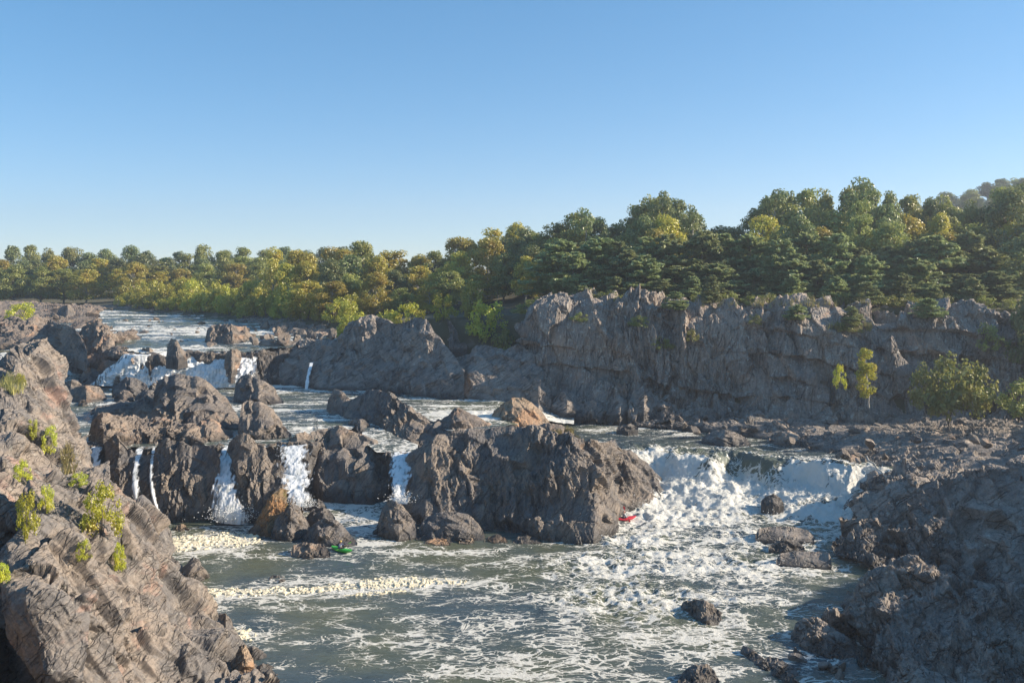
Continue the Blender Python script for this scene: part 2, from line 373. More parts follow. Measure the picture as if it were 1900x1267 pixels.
def pool_h(x, y):
    yl = np.interp(x, LIP[:, 0], LIP[:, 1]) + (fbm(np.stack([x, y * 0, 0 * x], -1) / 3, 3, 40) - .5) * 3.2
    s = yl - y                                             # metres downstream of the lip
    up = 3.75 + .008 * np.clip(-s, 0, 26)
    z = np.where(s < 0, up, 3.75 - 2.6 * sstep(0, 4.2, s) - 1.15 * sstep(4, 15, s))
    z = z * sstep(-9, 2, x) + .75 * np.exp(-((x - 37.6) / 2.3) ** 2 - ((y - 104.2) / 2.2) ** 2)
    left = .8 * sstep(92, 98, y) * sstep(-26, -22, x) * (1 - sstep(-12, -8, x))
    z = np.maximum(z, left)
    chop = np.exp(-((s - 7) / 8) ** 2) * sstep(5, 14, x) + .30 * np.exp(-((s + 3) / 7) ** 2) * sstep(5, 14, x)
    for c, rx, ry, d in FW[:9]:
        chop = np.maximum(chop, .8 * d * np.exp(-((x - c[0]) / rx) ** 2 - ((y - c[1]) / ry) ** 2))
    return z, s, chop
X, Y = np.meshgrid(np.arange(-62, 66, .165), axis((20, 54, 2), (54, 90, .15), (90, 116, .15), (116, 142, .3)))
Z, S, CHOP = pool_h(X, Y)
G = np.stack([X, Y, 0 * X], -1)
billow = lambda G, s: 1 - np.abs(fbm(G, 4, s, .55) * 2 - 1) * 2.0
wave = (fbm(G * np.array([.35, .8, 1]), 4, 60) - .5) * .35
Zt = Z + wave * .55 + CHOP * (billow(G / np.array([2.8, 4.2, 1]) + .35 * fbm(G / 2, 2, 66)[..., None], 61) * .70 + billow(G / 1.1, 62) * .40 + (fbm(G / .42, 3, 63, .6) - .5) * .5 - .42)
foam = 1 - np.ones_like(X)
for c, rx, ry, d in FW:
    foam = np.maximum(foam, d * np.exp(-.6 * (((X - c[0]) / rx) ** 2 + ((Y - c[1]) / ry) ** 2)))
right = sstep(5, 14, X)
foam = np.maximum(foam, right * np.where(S > 0, 1.0 * np.exp(-np.clip(S - 11, 0, 99) / 9), .26 + .34 * np.exp(S / 2.0)))
glass = right * np.exp(-((S - .6) / 1.6) ** 2) * np.maximum(sstep(.46, .58, fbm(G / 4.0, 3, 71)), np.exp(-((X - 28) / 2.6) ** 2))
foam = foam * (1 - .85 * glass)
foam = foam * (.84 + .75 * (fbm(G * np.array([.45, .8, 1]), 4, 65) - .45)) + .20 * (fbm(G / 6, 3, 64) - .45) + .06
foam = np.clip(foam + right * .25 * np.exp(-((S + 16) / 3.5) ** 2), 0, 1)
tag(grid_obj("water", np.stack([X, Y, Zt], -1), M_WATER, True, {"foam": foam}, center=False), kind="structure")

# flecks of spray thrown up by the rapids and at the feet of the falls
def spray(pts, name, label, size=(.02, .06)):
    rng = np.random.RandomState(len(pts)); n = len(pts); r = rng.uniform(*size, n)[:, None, None]
    o8 = np.array([(1, 0, 0), (-1, 0, 0), (0, 1, 0), (0, -1, 0), (0, 0, 1), (0, 0, -1)], float)
    V = (np.asarray(pts)[:, None] + o8[None] * r * rng.uniform(.6, 1.4, (n, 1, 3))).reshape(-1, 3)
    t = np.array([(0, 2, 4), (2, 1, 4), (1, 3, 4), (3, 0, 4), (2, 0, 5), (1, 2, 5), (3, 1, 5), (0, 3, 5)])
    return tag(link(name, mesh_np(name, V, (t[None] + 6 * np.arange(n)[:, None, None]).reshape(-1, 3), M_FOAMW)), label, "spray", kind="stuff")
def rapids_spray():
    rng = np.random.RandomState(3); crest = np.clip(Zt - Z, 0, 2) * CHOP * (foam > .55) * (X < 46); p = (crest / crest.sum()).ravel()
    k = rng.choice(p.size, 9000, p=p); P = np.stack([X.ravel()[k], Y.ravel()[k], Zt.ravel()[k]], -1)
    h = rng.exponential(.16, len(k)); P += rng.randn(len(k), 3) * .14; P[:, 2] += h
    return P
M_FOAMW = plain_mat("white_water", (.82, .82, .79), .6, 3, .05)
spray(rapids_spray(), "spray", "white spray flying off the rapids on the right")

def water_patch(front, back, zf, nu, nv, foam_fn, amp=.18, name="water", lipn=1.0):
    fx = np.array(front, float); bx = np.array(back, float)
    px = np.linspace(fx[0, 0], fx[-1, 0], nu)
    pf = np.interp(px, fx[:, 0], fx[:, 1]) + (fbm(np.stack([px / 14, px * 0, px * 0 + nu], -1), 3, 7) - .6) * 5 * lipn; pb = np.interp(px, bx[:, 0], bx[:, 1])
    v = np.linspace(0, 1, nv)[:, None]
    inv = 1 / (pf - HY) + (1 / (pb - HY) - 1 / (pf - HY)) * v       # even in depth
    py = HY + 1 / inv; PX = np.broadcast_to(px, py.shape)
    z = zf(PX, py); P = PZ(PX, py, z)
    G = P * np.array([1, 1, 0])
    f = np.clip(foam_fn(PX, py, G), 0, 1)
    P[..., 2] += (fbm(G * np.array([.3, .9, 1]) * 1.0, 4, 81) - .5) * amp * 2 + np.clip(f - .5, 0, 1) * (billow(G / 1.6, 82) - .5) * .5
    return tag(grid_obj(name, P, M_WATER, True, {"foam": f}, center=False), kind="structure")
# middle tier above the lower falls
mid_front = [(60, 826), (160, 829), (200, 832), (405, 831), (440, 830), (480, 830), (520, 828), (545, 828), (582, 824), (590, 800), (650, 796), (678, 782), (692, 738), (722, 744), (752, 760), (792, 788), (830, 800), (900, 800), (1000, 780), (1065, 785)]
mid_back = [(60, 704), (300, 704), (480, 706), (560, 713), (700, 718), (800, 736), (920, 742), (1065, 768)]
def mid_foam(px, py, G):
    n = fbm(G * np.array([.12, .5, 1]), 3, 90)
    f = .20 + .48 * sstep(.48, .66, n)
    f = f + .35 * np.exp(-((px - 560) / 60) ** 2 - ((py - 718) / 9) ** 2) + .5 * np.exp(-((px - 860) / 90) ** 2 - ((py - 768) / 14) ** 2) + .45 * np.exp(-((px - 1020) / 50) ** 2)
    f = f + .4 * np.exp(-((px - 560) / 40) ** 2 - ((py - 800) / 14) ** 2) + .4 * np.exp(-((px - 170) / 50) ** 2 - ((py - 835) / 14) ** 2) + .4 * np.exp(-((px - 160) / 70) ** 2 - ((py - 745) / 6) ** 2)
    return f
water_patch(mid_front, mid_back, lambda px, py: 6.7 - 2.1 * sstep(920, 1065, px), 420, 260, mid_foam)
water_patch([(672, 822), (700, 838), (730, 845), (775, 845)], [(672, 782), (700, 790), (730, 806), (775, 826)], lambda px, py: 5.5 + (845 - py) / 56 * 1.1, 90, 60, lambda px, py, G: .55 + .5 * (fbm(G * np.array([.5, .5, 1]), 3, 95) - .4), .2)
# left chute and upper river
water_patch([(-120, 730), (60, 722), (140, 712), (300, 722)], [(-120, 640), (60, 632), (140, 640), (300, 668)], lambda px, py: 7.0 + 4.2 * sstep(718, 640, py), 220, 120, lambda px, py, G: .62 + .7 * (fbm(G * np.array([.2, .5, 1]), 3, 91) - .35), .35)
def up_foam(px, py, G):
    n = fbm(G * np.array([.07, .42, 1]), 4, 92)
    return .14 + .62 * sstep(.47, .64, n) + .3 * sstep(640, 656, py)
water_patch([(60, 600), (190, 622), (230, 650), (250, 655), (330, 655), (478, 651), (560, 640), (660, 630)], [(60, 569), (190, 569), (300, 574), (420, 580), (520, 588), (660, 606)], lambda px, py: 12.6 + (652 - py) / 86 * 3.0, 420, 300, up_foam, .3)

# ------------------------------------------------------------------ cream foam floating on the pool
def scum(px, py, rx, ry, s, rot=0):
    c = PZ(px, py, 0)
    n = 420
    x, y = np.meshgrid(np.linspace(-1.3, 1.3, n), np.linspace(-1.3, 1.3, max(40, int(n * ry / rx * .9))))
    gx, gy = x * rx, y * ry
    wx = c[0] + gx * math.cos(rot) - gy * math.sin(rot); wy = c[1] + gx * math.sin(rot) + gy * math.cos(rot)
    G = np.stack([wx, wy, 0 * wx], -1)
    m = 1 - np.sqrt(x ** 2 + y ** 2) + (fbm(G / 2.2, 4, s) - .5) * 1.1
    d1, d2, sp, r = worley(G / .27 + (fbm(G / .5, 3, s + 1)[..., None] - .5) * 1.4, s)
    keep = sstep(-.05, .25, m + (r[..., 0] - .5) * .5)
    h = -.20 + keep * (.20 + .10 * r[..., 1] * np.clip(1 - d1 * 1.0, 0, 1) + .16 * fbm(G / .5, 3, s + 4) - .10 * sstep(.42, .5, fbm(G / .35, 3, s + 6)))
    return np.stack([wx, wy, h], -1)
def scum_obj(args, label):
    Ps = [scum(*a) for a in args]; V, Q, o = [], [], 0
    for P in Ps:
        V.append(P.reshape(-1, 3)); Q.append(grid_quads(*P.shape[:2]) + o); o += P.shape[0] * P.shape[1]
    return tag(link("foam_raft", mesh_np("foam_raft", np.concatenate(V), np.concatenate(Q), M_SCUM, True)), label, "foam", kind="stuff")
scum_obj([(345, 1007, 6.2, 3.2, 5, .12)], "cream foam raft in the shaded corner below the thin lower falls")
scum_obj([(760, 1080, 5.6, 1.25, 6, .05), (600, 1092, 5.0, .7, 7, .3), (440, 1100, 5.6, 1.2, 8, .1), (700, 1100, 3, .4, 10, .2)], "long cream foam streak drifting across the middle of the lower pool")
scum_obj([(432, 1180, 1.7, 1.4, 9, 0)], "white foam patch lapping the foot of the left cliff")

# ------------------------------------------------------------------ rocks traced as bodies with a front, a crest and a back
def wetness(P, zw, s, band=.7):
    h = P[..., 2] - zw
    return np.clip(1 - (h - (fbm(P / 2.5, 3, s) - .3) * 1.4) / band, 0, 1)
def rock(top, bot, zw, th, label, cat="rock", mat=M_ROCK, size=None, dip=55, res=None, seed=0, group=None, k=1.35, amp=1.0, back=None, fine=1.0, name=None, band=.7, saw=.6):
    top = np.array(top, float); bot = np.array(bot, float)
    x0, x1 = top[0, 0], top[-1, 0]
    if bot.shape[1] == 2: bot = np.c_[bot, np.full(len(bot), zw)]
    pxm = .5 * (x0 + x1)
    Ym = float(Yat(np.interp(pxm, bot[:, 0], bot[:, 1]), zw))
    width = (x1 - x0) / F * Ym
    res = res or Ym / 886 * 1.0
    nu = int(np.clip(width / res, 24, 620))
    px = np.linspace(x0, x1, nu)
    pyt = np.interp(px, top[:, 0], top[:, 1]); pyb = np.interp(px, bot[:, 0], bot[:, 1]); zb = np.interp(px, bot[:, 0], bot[:, 2])
    Yb = Yat(pyb, zb)
    e = np.clip(np.minimum(px - x0, x1 - px) / (.22 * (x1 - x0)), 0, 1)
    t = th * (.18 + .82 * np.sqrt(e))
    Yr = Yb + t
    zr = np.maximum(CH - (pyt - HY) / F * Yr, zb + .05)
    hm = float((zr - zb).max())
    size = size or float(np.clip(hm * .55, .5, 4.0))
    nf = int(np.clip(1.25 * math.hypot(hm, th) / res, 16, 300)); nb = max(8, nf // 3)
    p = np.linspace(0, 1, nf)[:, None]
    Yf = Yb + (Yr - Yb) * p ** k; zf = zb + (zr - zb) * p
    q = np.linspace(0, 1, nb + 1)[1:, None]; tb = (back or th * .8) * (.25 + .75 * e)
    Yk = Yr + tb * q ** .8; zk = zr + (zb - 1.2 - zr) * q ** 1.25
    Y0 = Yb[None] - .25; z0 = zb[None] - 1.4
    Ya = np.concatenate([Y0, Yf, Yk]); Za = np.concatenate([z0, zf, zk])
    Pm = np.stack([(px - CX) / F * Ya, Ya, Za], -1)
    edge = np.concatenate([np.full(1, .4), .5 + .5 * np.sin(np.pi * np.linspace(0, 1, nf)) ** .5, np.full(nb, .6)])[:, None] * (.3 + .7 * e)[None]
    Pm = rocky(Pm, size, dip, seed, amp, fine, saw, edge)
    wet = wetness(Pm, zb.mean(), seed, band)
    o = grid_obj(name or cat.replace(" ", "_"), Pm, mat, False, {"wet": wet})
    return tag(o, label, cat, group)

# the big dry outcrop in the middle of the falls and its neighbours
rock([(736, 905), (745, 872), (760, 846), (800, 816), (850, 802), (900, 797), (950, 790), (1000, 793), (1060, 803), (1100, 815), (1150, 826), (1170, 832), (1200, 858), (1230, 888), (1250, 916)],
     [(736, 955), (790, 980), (860, 985), (900, 982), (960, 988), (1010, 1000), (1060, 1010), (1100, 1010), (1135, 988), (1150, 957), (1190, 946), (1220, 936), (1250, 922)], .1, 11.5,
     "largest grey outcrop, its dark fluted face rising from the middle of the lower pool", "outcrop", M_ROCK, 3.4, 62, .1, 11, back=9, k=1.2, saw=0.9)
rock([(606, 752), (612, 735), (620, 721), (632, 726), (650, 740), (668, 734), (690, 722), (720, 728), (750, 746), (790, 774), (830, 785), (880, 790), (940, 800)],
     [(606, 764, 6.7), (650, 790, 5.8), (690, 806, 5.2), (725, 832, 4.4), (760, 850, 3.6), (800, 862, 3.0), (870, 860, 3), (940, 850, 3)], 5.0, 6,
     "long ragged grey ridge sloping down behind the largest outcrop, left of the tan rocks", "outcrop", M_ROCK, 2.4, 55, .11, 12, saw=-1.1)
rock([(805, 800), (820, 780), (840, 762), (852, 757), (870, 764), (900, 782), (925, 800)], [(805, 815), (850, 818), (925, 812)], 5.6, 4.5, "brown rounded outcrop on the crest in front of the rear rapids", "outcrop", M_BROWN, 2.0, 60, .11, 13)
rock([(905, 782), (920, 760), (938, 745), (950, 738), (968, 738), (985, 748), (1000, 760), (1012, 772), (1026, 792)], [(905, 800), (950, 808), (1000, 806), (1026, 798)], 5.0, 5, "tan slabby outcrop with tilted plates at the right end of the crest", "outcrop", M_TAN, 1.5, 40, .11, 14)
rock([(960, 815), (985, 795), (1010, 786), (1040, 790), (1062, 806), (1085, 822)], [(960, 830), (1020, 836), (1085, 832)], 5.0, 4, "low brown crest topped with dry grass, on the back of the largest outcrop", "outcrop", M_BROWN, 1.4, 50, .11, 15)
rock([(570, 868), (572, 830), (577, 800), (600, 797), (612, 800), (628, 790), (650, 800), (690, 816), (712, 832), (728, 850), (737, 872)],
     [(570, 915), (600, 927), (640, 931), (690, 933), (722, 926), (737, 900)], 1.0, 9.0, "large slabby grey boulder between two of the lower waterfalls", "boulder", M_ROCK, 2.2, 58, .1, 16, saw=-1.1)
rock([(514, 850), (525, 820), (545, 806), (565, 800), (580, 808), (590, 830)], [(514, 858), (550, 862), (590, 854)], 4.6, 3, "tan topped boulder at the head of the forked lower waterfall", "boulder", M_BROWN, 1.5, 45, .11, 17, saw=-1.1)
rock([(172, 850), (180, 836), (192, 824), (205, 810), (218, 804), (230, 820), (246, 840), (268, 844), (284, 836), (292, 822), (318, 816), (330, 812), (340, 804), (358, 810), (380, 824), (398, 832), (408, 850)],
     [(172, 940), (220, 965), (300, 968), (360, 966), (408, 960)], .1, 4.5, "dark cracked rock wall between the thin lower waterfalls", "rock wall", M_ROCK, 1.9, 70, .1, 18, k=1.2, saw=-1.1)
rock([(418, 846), (424, 820), (436, 812), (452, 804), (468, 808), (474, 822), (492, 828), (504, 862), (520, 868), (532, 876), (546, 900)],
     [(418, 950), (450, 968), (490, 970), (520, 965), (546, 945)], .1, 4.0, "tall dark rock pillar right of the misty lower waterfall", "rock pillar", M_ROCK, 1.8, 72, .1, 19, k=1.2, saw=-1.1)
rock([(462, 985), (478, 962), (492, 935), (505, 915), (520, 904), (540, 908), (552, 922), (562, 945)], [(462, 988), (500, 992), (562, 975)], .2, 3, "rusty orange and mossy stepped rock below the dark pillar", "rock", M_MOSS, 1.0, 40, .09, 20)
rock([(503, 985), (512, 962), (525, 945), (540, 935), (552, 937), (565, 958), (576, 978)], [(503, 997), (540, 1003), (576, 990)], .1, 2.6, "steep grey boulder just right of the rusty mossy rock", "boulder", M_ROCK, 1.1, 50, .09, 21)
rock([(562, 995), (575, 978), (590, 966), (605, 960), (625, 968), (645, 984), (663, 1006)], [(562, 1006), (600, 1013), (640, 1014), (663, 1011)], .05, 2.8, "dark wedge shaped boulder directly behind the green kayak", "boulder", M_ROCK, 1.2, 30, .09, 22)
rock([(568, 958), (580, 946), (600, 941), (612, 946), (622, 960)], [(568, 966), (600, 970), (622, 966)], .7, 2, "small dark tilted slab among the white water below the forked fall", "rock", M_ROCK, .8, 30, .09, 23, band=1.0)
rock([(566, 938), (576, 930), (590, 927), (600, 934), (606, 942)], [(566, 945), (590, 948), (606, 946)], .8, 1.6, "pale foam splashed rock at the foot of the forked fall", "rock", M_ROCK, .7, 50, .09, 24)
rock([(540, 1024), (545, 1011), (560, 1007), (580, 1008), (600, 1008), (610, 1020), (613, 1027)], [(540, 1033), (575, 1037), (613, 1034)], 0, 1.6, "low brown rock left of the green kayak with an orange right end", "rock", M_BROWN, .7, 60, .08, 25, band=.3)
rock([(700, 975), (706, 950), (716, 932), (726, 927), (745, 936), (760, 948), (772, 968), (778, 990)], [(700, 992), (740, 1002), (778, 996)], .1, 3, "lumpy grey boulder at the left foot of the largest outcrop", "boulder", M_ROCK, 1.2, 62, .09, 26)
rock([(772, 995), (785, 966), (810, 954), (840, 950), (868, 955), (886, 970), (898, 988), (902, 1000)], [(772, 1001), (830, 1007), (902, 1004)], 0, 3.2, "rounded layered slab boulder in front of the largest outcrop", "boulder", M_ROCK, 1.2, 15, .09, 27)
for i, (a, b, yb, h, lab) in enumerate([(788, 836, 1011, 12, "leftmost flat tan rock at the pool edge below the layered slab boulder"), (898, 942, 1006, 14, "orange brown rounded rock at the pool edge right of the layered slab boulder"),
                           (952, 1004, 1008, 15, "dark flat rock at the pool edge under the fluted face"), (852, 880, 1008, 16, "small tan block rock leaning against the layered slab boulder"), (690, 712, 992, 12, "small dark rock beside the lumpy grey boulder")]):
    m = (a + b) / 2
    rock([(a, yb - 3), (a + (b - a) * .2, yb - h * .8), (m, yb - h), (b - (b - a) * .15, yb - h * .75), (b, yb - 2)], [(a, yb), (m, yb + 1), (b, yb)], 0, 1.4, lab, "rock", M_TAN if i in (0, 1, 3) else M_ROCK, .7, 20, .08, 30 + i, band=.25)
rock([(640, 792), (650, 780), (664, 776), (680, 780), (694, 794)], [(640, 800), (668, 806), (694, 800)], 6.0, 2.4, "small dark rock at the head of the narrow chute", "rock", M_ROCK, .9, 40, .1, 28)
# islet between the two tiers
rock([(164, 806), (170, 782), (182, 768), (200, 764), (225, 772), (250, 770), (275, 776), (300, 774), (322, 784), (345, 788), (372, 784), (392, 776), (402, 780), (418, 796), (432, 800)],
     [(164, 815), (190, 830), (225, 830), (250, 824), (300, 822), (360, 826), (405, 818), (432, 810)], 6.7, 4.5, "broad tan grey rock shelf standing in front of the middle islet", "outcrop", M_BROWN, 1.6, 62, .11, 41, saw=-1.1)
rock([(170, 778), (182, 756), (204, 752), (225, 742), (245, 746), (262, 738), (285, 742), (298, 712), (306, 697), (314, 703), (325, 693), (345, 700), (365, 698), (385, 708), (404, 728), (422, 745), (438, 765), (450, 785)],
     [(170, 784), (240, 790), (300, 795), (380, 795), (450, 795)], 6.8, 9, "jagged grey islet with the tall blocky peak in the middle channel", "outcrop", M_ROCK, 2.2, 60, .13, 42, saw=-1.1)
rock([(442, 800), (445, 760), (450, 746), (465, 742), (482, 747), (502, 756), (520, 772), (524, 786), (540, 804)], [(442, 812), (480, 815), (540, 812)], 6.7, 5, "square shouldered grey block at the right end of the middle islet", "outcrop", M_ROCK, 1.9, 50, .11, 43, saw=-1.1)
rock([(433, 738), (438, 710), (446, 697), (456, 694), (474, 702), (492, 710), (508, 720), (516, 735), (526, 744)], [(433, 744), (480, 750), (526, 748)], 6.8, 4.5, "dark humped boulder below the white main cascade", "boulder", M_ROCK, 1.8, 48, .13, 44, saw=-1.1)
rock([(118, 738), (128, 724), (145, 717), (165, 715), (185, 718), (198, 734)], [(118, 743), (160, 747), (198, 741)], 6.8, 3, "smooth pale rounded boulder at the left water edge", "boulder", M_BROWN, 2.4, 20, .12, 45, amp=.5)
for i, (x0, x1, yt, yb, lab) in enumerate([(106, 158, 704, 738, "dark blocky rock behind the pale rounded boulder"), (146, 192, 682, 716, "dark peaked rock in white water left of the cascade"), (196, 226, 700, 716, "small dark rock left of the grey capped slab"),
        (208, 276, 700, 736, "grey capped dark slab below the misty wall"), (212, 248, 722, 743, "tan square rock under the grey capped slab"), (250, 300, 722, 746, "brown angular rock just left of the jagged islet"),
        (276, 298, 711, 726, "small rounded rock between slab and jagged islet"), (145, 162, 742, 750, "tiny wet rock in the left channel"), (168, 200, 754, 766, "low dark ledge at the left tip of the middle islet")]):
    m = (x0 + x1) / 2
    rock([(x0, yb - (yb - yt) * .4), (x0 + .2 * (x1 - x0), yt + .25 * (yb - yt)), (m - .1 * (x1 - x0), yt), (m + .2 * (x1 - x0), yt + 3), (x1 - 3, yt + .4 * (yb - yt)), (x1, yb - 3)], [(x0, yb), (m, yb + 2), (x1, yb)], 6.9, 2.6, lab, "rock", M_ROCK if i != 4 else M_BROWN, 1.2, 40, .12, 50 + i)

# upper left jumble
rock([(-90, 600), (-40, 588), (0, 592), (20, 588), (45, 594), (62, 586), (80, 591), (105, 600), (135, 606), (150, 624), (162, 650)], [(-90, 648), (40, 650), (90, 646), (130, 664), (162, 674)], 10.8, 12, "wide jumbled rock field at the upper left bank", "outcrop", M_BROWN, 3.2, 50, .19, 61, saw=-1.1)
rock([(104, 664), (122, 636), (140, 622), (152, 606), (168, 597), (182, 594), (200, 604), (210, 618), (228, 622), (238, 613), (252, 616), (264, 628), (280, 640), (296, 656)], [(104, 672), (150, 680), (200, 682), (250, 672), (296, 664)], 9.5, 9, "tall brown outcrop with the shaded wall left of the main cascade", "outcrop", M_BROWN, 3.2, 48, .18, 62, saw=-1.1)
rock([(166, 692), (180, 676), (200, 668), (225, 671), (245, 684), (262, 702)], [(166, 706), (215, 716), (262, 712)], 7.2, 4, "rounded brown rock where spray drifts at the cascade's left foot", "boulder", M_BROWN, 2.5, 35, .16, 63, amp=.6)
rock([(104, 588), (108, 574), (118, 566), (130, 565), (138, 574), (142, 588)], [(104, 594), (125, 596), (142, 593)], 14.2, 4, "lone rounded boulder standing tall beside the far river bend", "boulder", M_ROCK, 2.6, 30, .24, 64, amp=.6)
rock([(380, 632), (384, 610), (396, 601), (410, 602), (428, 600), (442, 606), (456, 604), (466, 618), (474, 632)], [(380, 638), (430, 640), (474, 636)], 12.9, 5, "long dark rock islet in the upper river above the cascade", "outcrop", M_BROWN, 1.9, 60, .17, 65)
rock([(415, 684), (419, 656), (426, 648), (438, 646), (446, 652), (448, 668)], [(415, 692), (430, 696), (448, 690)], 9.2, 2.5, "brown rock splitting the main cascade near its right end", "rock", M_BROWN, 1.4, 70, .15, 66)
rock([(308, 660), (312, 640), (318, 628), (328, 630), (336, 642), (348, 656)], [(308, 668), (330, 670), (348, 666)], 11.9, 3, "dark pointed rock on the lip of the main cascade", "rock", M_ROCK, 1.4, 60, .15, 67)
rock([(250, 662), (258, 648), (275, 644), (290, 650), (300, 668)], [(250, 676), (278, 682), (300, 676)], 10.2, 3, "reddish rock at the left shoulder of the main cascade", "rock", M_BROWN, 1.5, 50, .15, 68)

ZR = lambda r: [(a, b, Y_(b, z)) for a, b, z in r]
# ------------------------------------------------------------------ far bank and cliffs: control rows from foot to top
def cliff(rows, nv, nu, size, dip, label, mat, seed, cat="cliff", amp=1.0, zw=4.5, band=1.2, fine=1.0, name=None, saw=.6, beds=0):
    A = [crm(P3(*np.array(r, float).T), 24, 0) for r in rows]
    P = crm(crm(np.stack(A), nv, 0), nu, 1)
    if beds:                                             # broken ledges following the bedding
        N = grid_normals(P); h = P[..., 2] + .12 * P[..., 0] + 3.0 * (fbm(P / 14, 3, seed + 20) - .5)
        f = h / 3.1; f = f - np.floor(f); on = sstep(.40, .62, fbm(P / np.array([11, 11, 4]), 3, seed + 21))
        P = P + N * (beds * 2 * on * (f - .5) * -1)[..., None]
        P = P + N * (1.8 * (fbm(P / np.array([7, 7, 30]), 3, seed + 22) - .5))[..., None]
    P = rocky(P, size, dip, seed, amp, fine, saw, soft=seed == 81)
    return tag(grid_obj(name or cat.replace(" ", "_"), P, mat, False, {"wet": wetness(P, zw, seed, band)}), label, cat)
Y_ = lambda py, z: float(Yat(py, z))
cliff([[(925, 790, 136.0), (1000, 792, 134.0), (1100, 792, 132.5), (1250, 796, 129.0), (1400, 805, 126.5), (1600, 825, 123.5), (1800, 850, 121.0), (2000, 860, 118.0)],
       [(935, 748, 140.5), (1000, 745, 138.5), (1100, 752, 137.0), (1250, 765, 133.5), (1400, 768, 131.0), (1600, 780, 128.0), (1800, 800, 125.5), (2000, 810, 122.5)],
       [(950, 700, 143.5), (1000, 705, 141.5), (1100, 708, 140.0), (1250, 722, 136.5), (1400, 725, 134.0), (1600, 740, 131.0), (1800, 765, 128.5), (2000, 770, 125.5)],
       [(955, 660, 144.6), (1000, 652, 142.6), (1100, 660, 141.1), (1250, 668, 137.6), (1400, 672, 135.1), (1600, 690, 132.1), (1800, 710, 129.6), (2000, 710, 126.6)],
       [(965, 612, 145.6), (985, 592, 143.6), (1100, 612, 142.1), (1250, 622, 138.6), (1400, 626, 136.1), (1600, 640, 133.1), (1800, 645, 130.6), (2000, 645, 127.6)],
       [(975, 585, 148.0), (1010, 566, 146.0), (1100, 574, 144.5), (1250, 580, 141.0), (1400, 584, 138.5), (1600, 598, 135.5), (1800, 596, 133.0), (2000, 590, 130.0)],
       [(985, 570, 152.0), (1020, 552, 150.0), (1100, 556, 148.5), (1250, 556, 145.0), (1400, 560, 142.5), (1600, 572, 139.5), (1800, 574, 137.0), (2000, 570, 134.0)],
       [(985, 590, 161.0), (1020, 562, 159.0), (1100, 562, 157.5), (1250, 562, 154.0), (1400, 564, 151.5), (1600, 572, 148.5), (1800, 576, 146.0), (2000, 575, 143.0)]],
      360, 760, 4.6, 82, "long shaded grey cliff under the pines on the far right bank", M_CLIFF, 71, amp=1.1, fine=1.3, beds=.55)
rock([(1662, 560), (1676, 548), (1695, 539), (1720, 538), (1750, 548), (1790, 560), (1830, 572), (1850, 580)], [(1662, 596), (1750, 598), (1850, 598)], 18.7, 8, "sunlit pale dome of rock on top of the far cliff", "outcrop", M_CLIFF, 1.8, 25, .17, 72, band=.01)
rock([(470, 676), (474, 648), (482, 634), (505, 628), (540, 632), (560, 630), (600, 630), (622, 632), (640, 612), (652, 596), (672, 588), (690, 584), (712, 592), (735, 598), (760, 592), (782, 586), (797, 598), (806, 616), (822, 636), (838, 655), (862, 690)],
     [(470, 705), (520, 714), (560, 716), (600, 723), (640, 724), (700, 724), (780, 736), (862, 742)], 6.8, 11, "long shaded bank of tilted rock with sunlit fins right of the main cascade", "rock bank", M_BANK, 3.4, 52, .16, 73, k=1.1, back=14)
rock([(780, 712), (800, 690), (840, 672), (870, 655), (885, 640), (910, 640), (935, 650), (962, 640), (985, 650), (1010, 690)], [(780, 738), (850, 747), (920, 750), (1010, 750)], 6.2, 9, "smooth grey rock apron at the left foot of the far cliff", "rock bank", M_BANK, 3.0, 40, .15, 74, amp=.8)
rock([(850, 640), (870, 612), (900, 600), (940, 598), (975, 600), (1000, 630)], [(850, 665), (920, 672), (1000, 665)], 10, 8, "shaded gully of boulders under the yellow green shrubs", "outcrop", M_BANK, 2.2, 45, .17, 75)
rock([(800, 604), (812, 592), (828, 590), (840, 600), (852, 622), (866, 640)], [(800, 640), (840, 655), (866, 655)], 12, 5, "brown leaning fin of rock above the shaded bank", "outcrop", M_BANK, 2.0, 60, .17, 76)

cliff([ZR(r) for r in [
       [(-160, 660, 9.5), (60, 662, 9.5), (120, 676, 8.5), (170, 690, 7.2), (235, 690, 7.2), (248, 672, 11.5)],
       [(-160, 640, 12), (60, 642, 11.8), (120, 655, 10.8), (170, 665, 10.5), (225, 660, 12), (238, 655, 12.2)],
       [(-160, 620, 13.6), (60, 622, 13.4), (110, 630, 12.8), (160, 640, 12.6), (205, 632, 13.2), (225, 626, 13.2)],
       [(-160, 600, 14.6), (60, 600, 14.6), (110, 606, 14.2), (150, 612, 14), (180, 606, 14.2), (195, 602, 14.1)],
       [(-160, 580, 15.5), (60, 578, 15.6), (110, 582, 15.4), (150, 586, 15.3), (175, 582, 15.3), (186, 580, 15)],
       [(-160, 562, 16.6), (60, 560, 16.8), (110, 564, 16.4), (160, 566, 16), (200, 567, 15.9), (230, 568, 15.5)]]],
      260, 260, 3.0, 40, "stony flat of broken grey rock reaching back along the upper left bank", M_BROWN, 77, "rock shelf", .7, 8, .6)
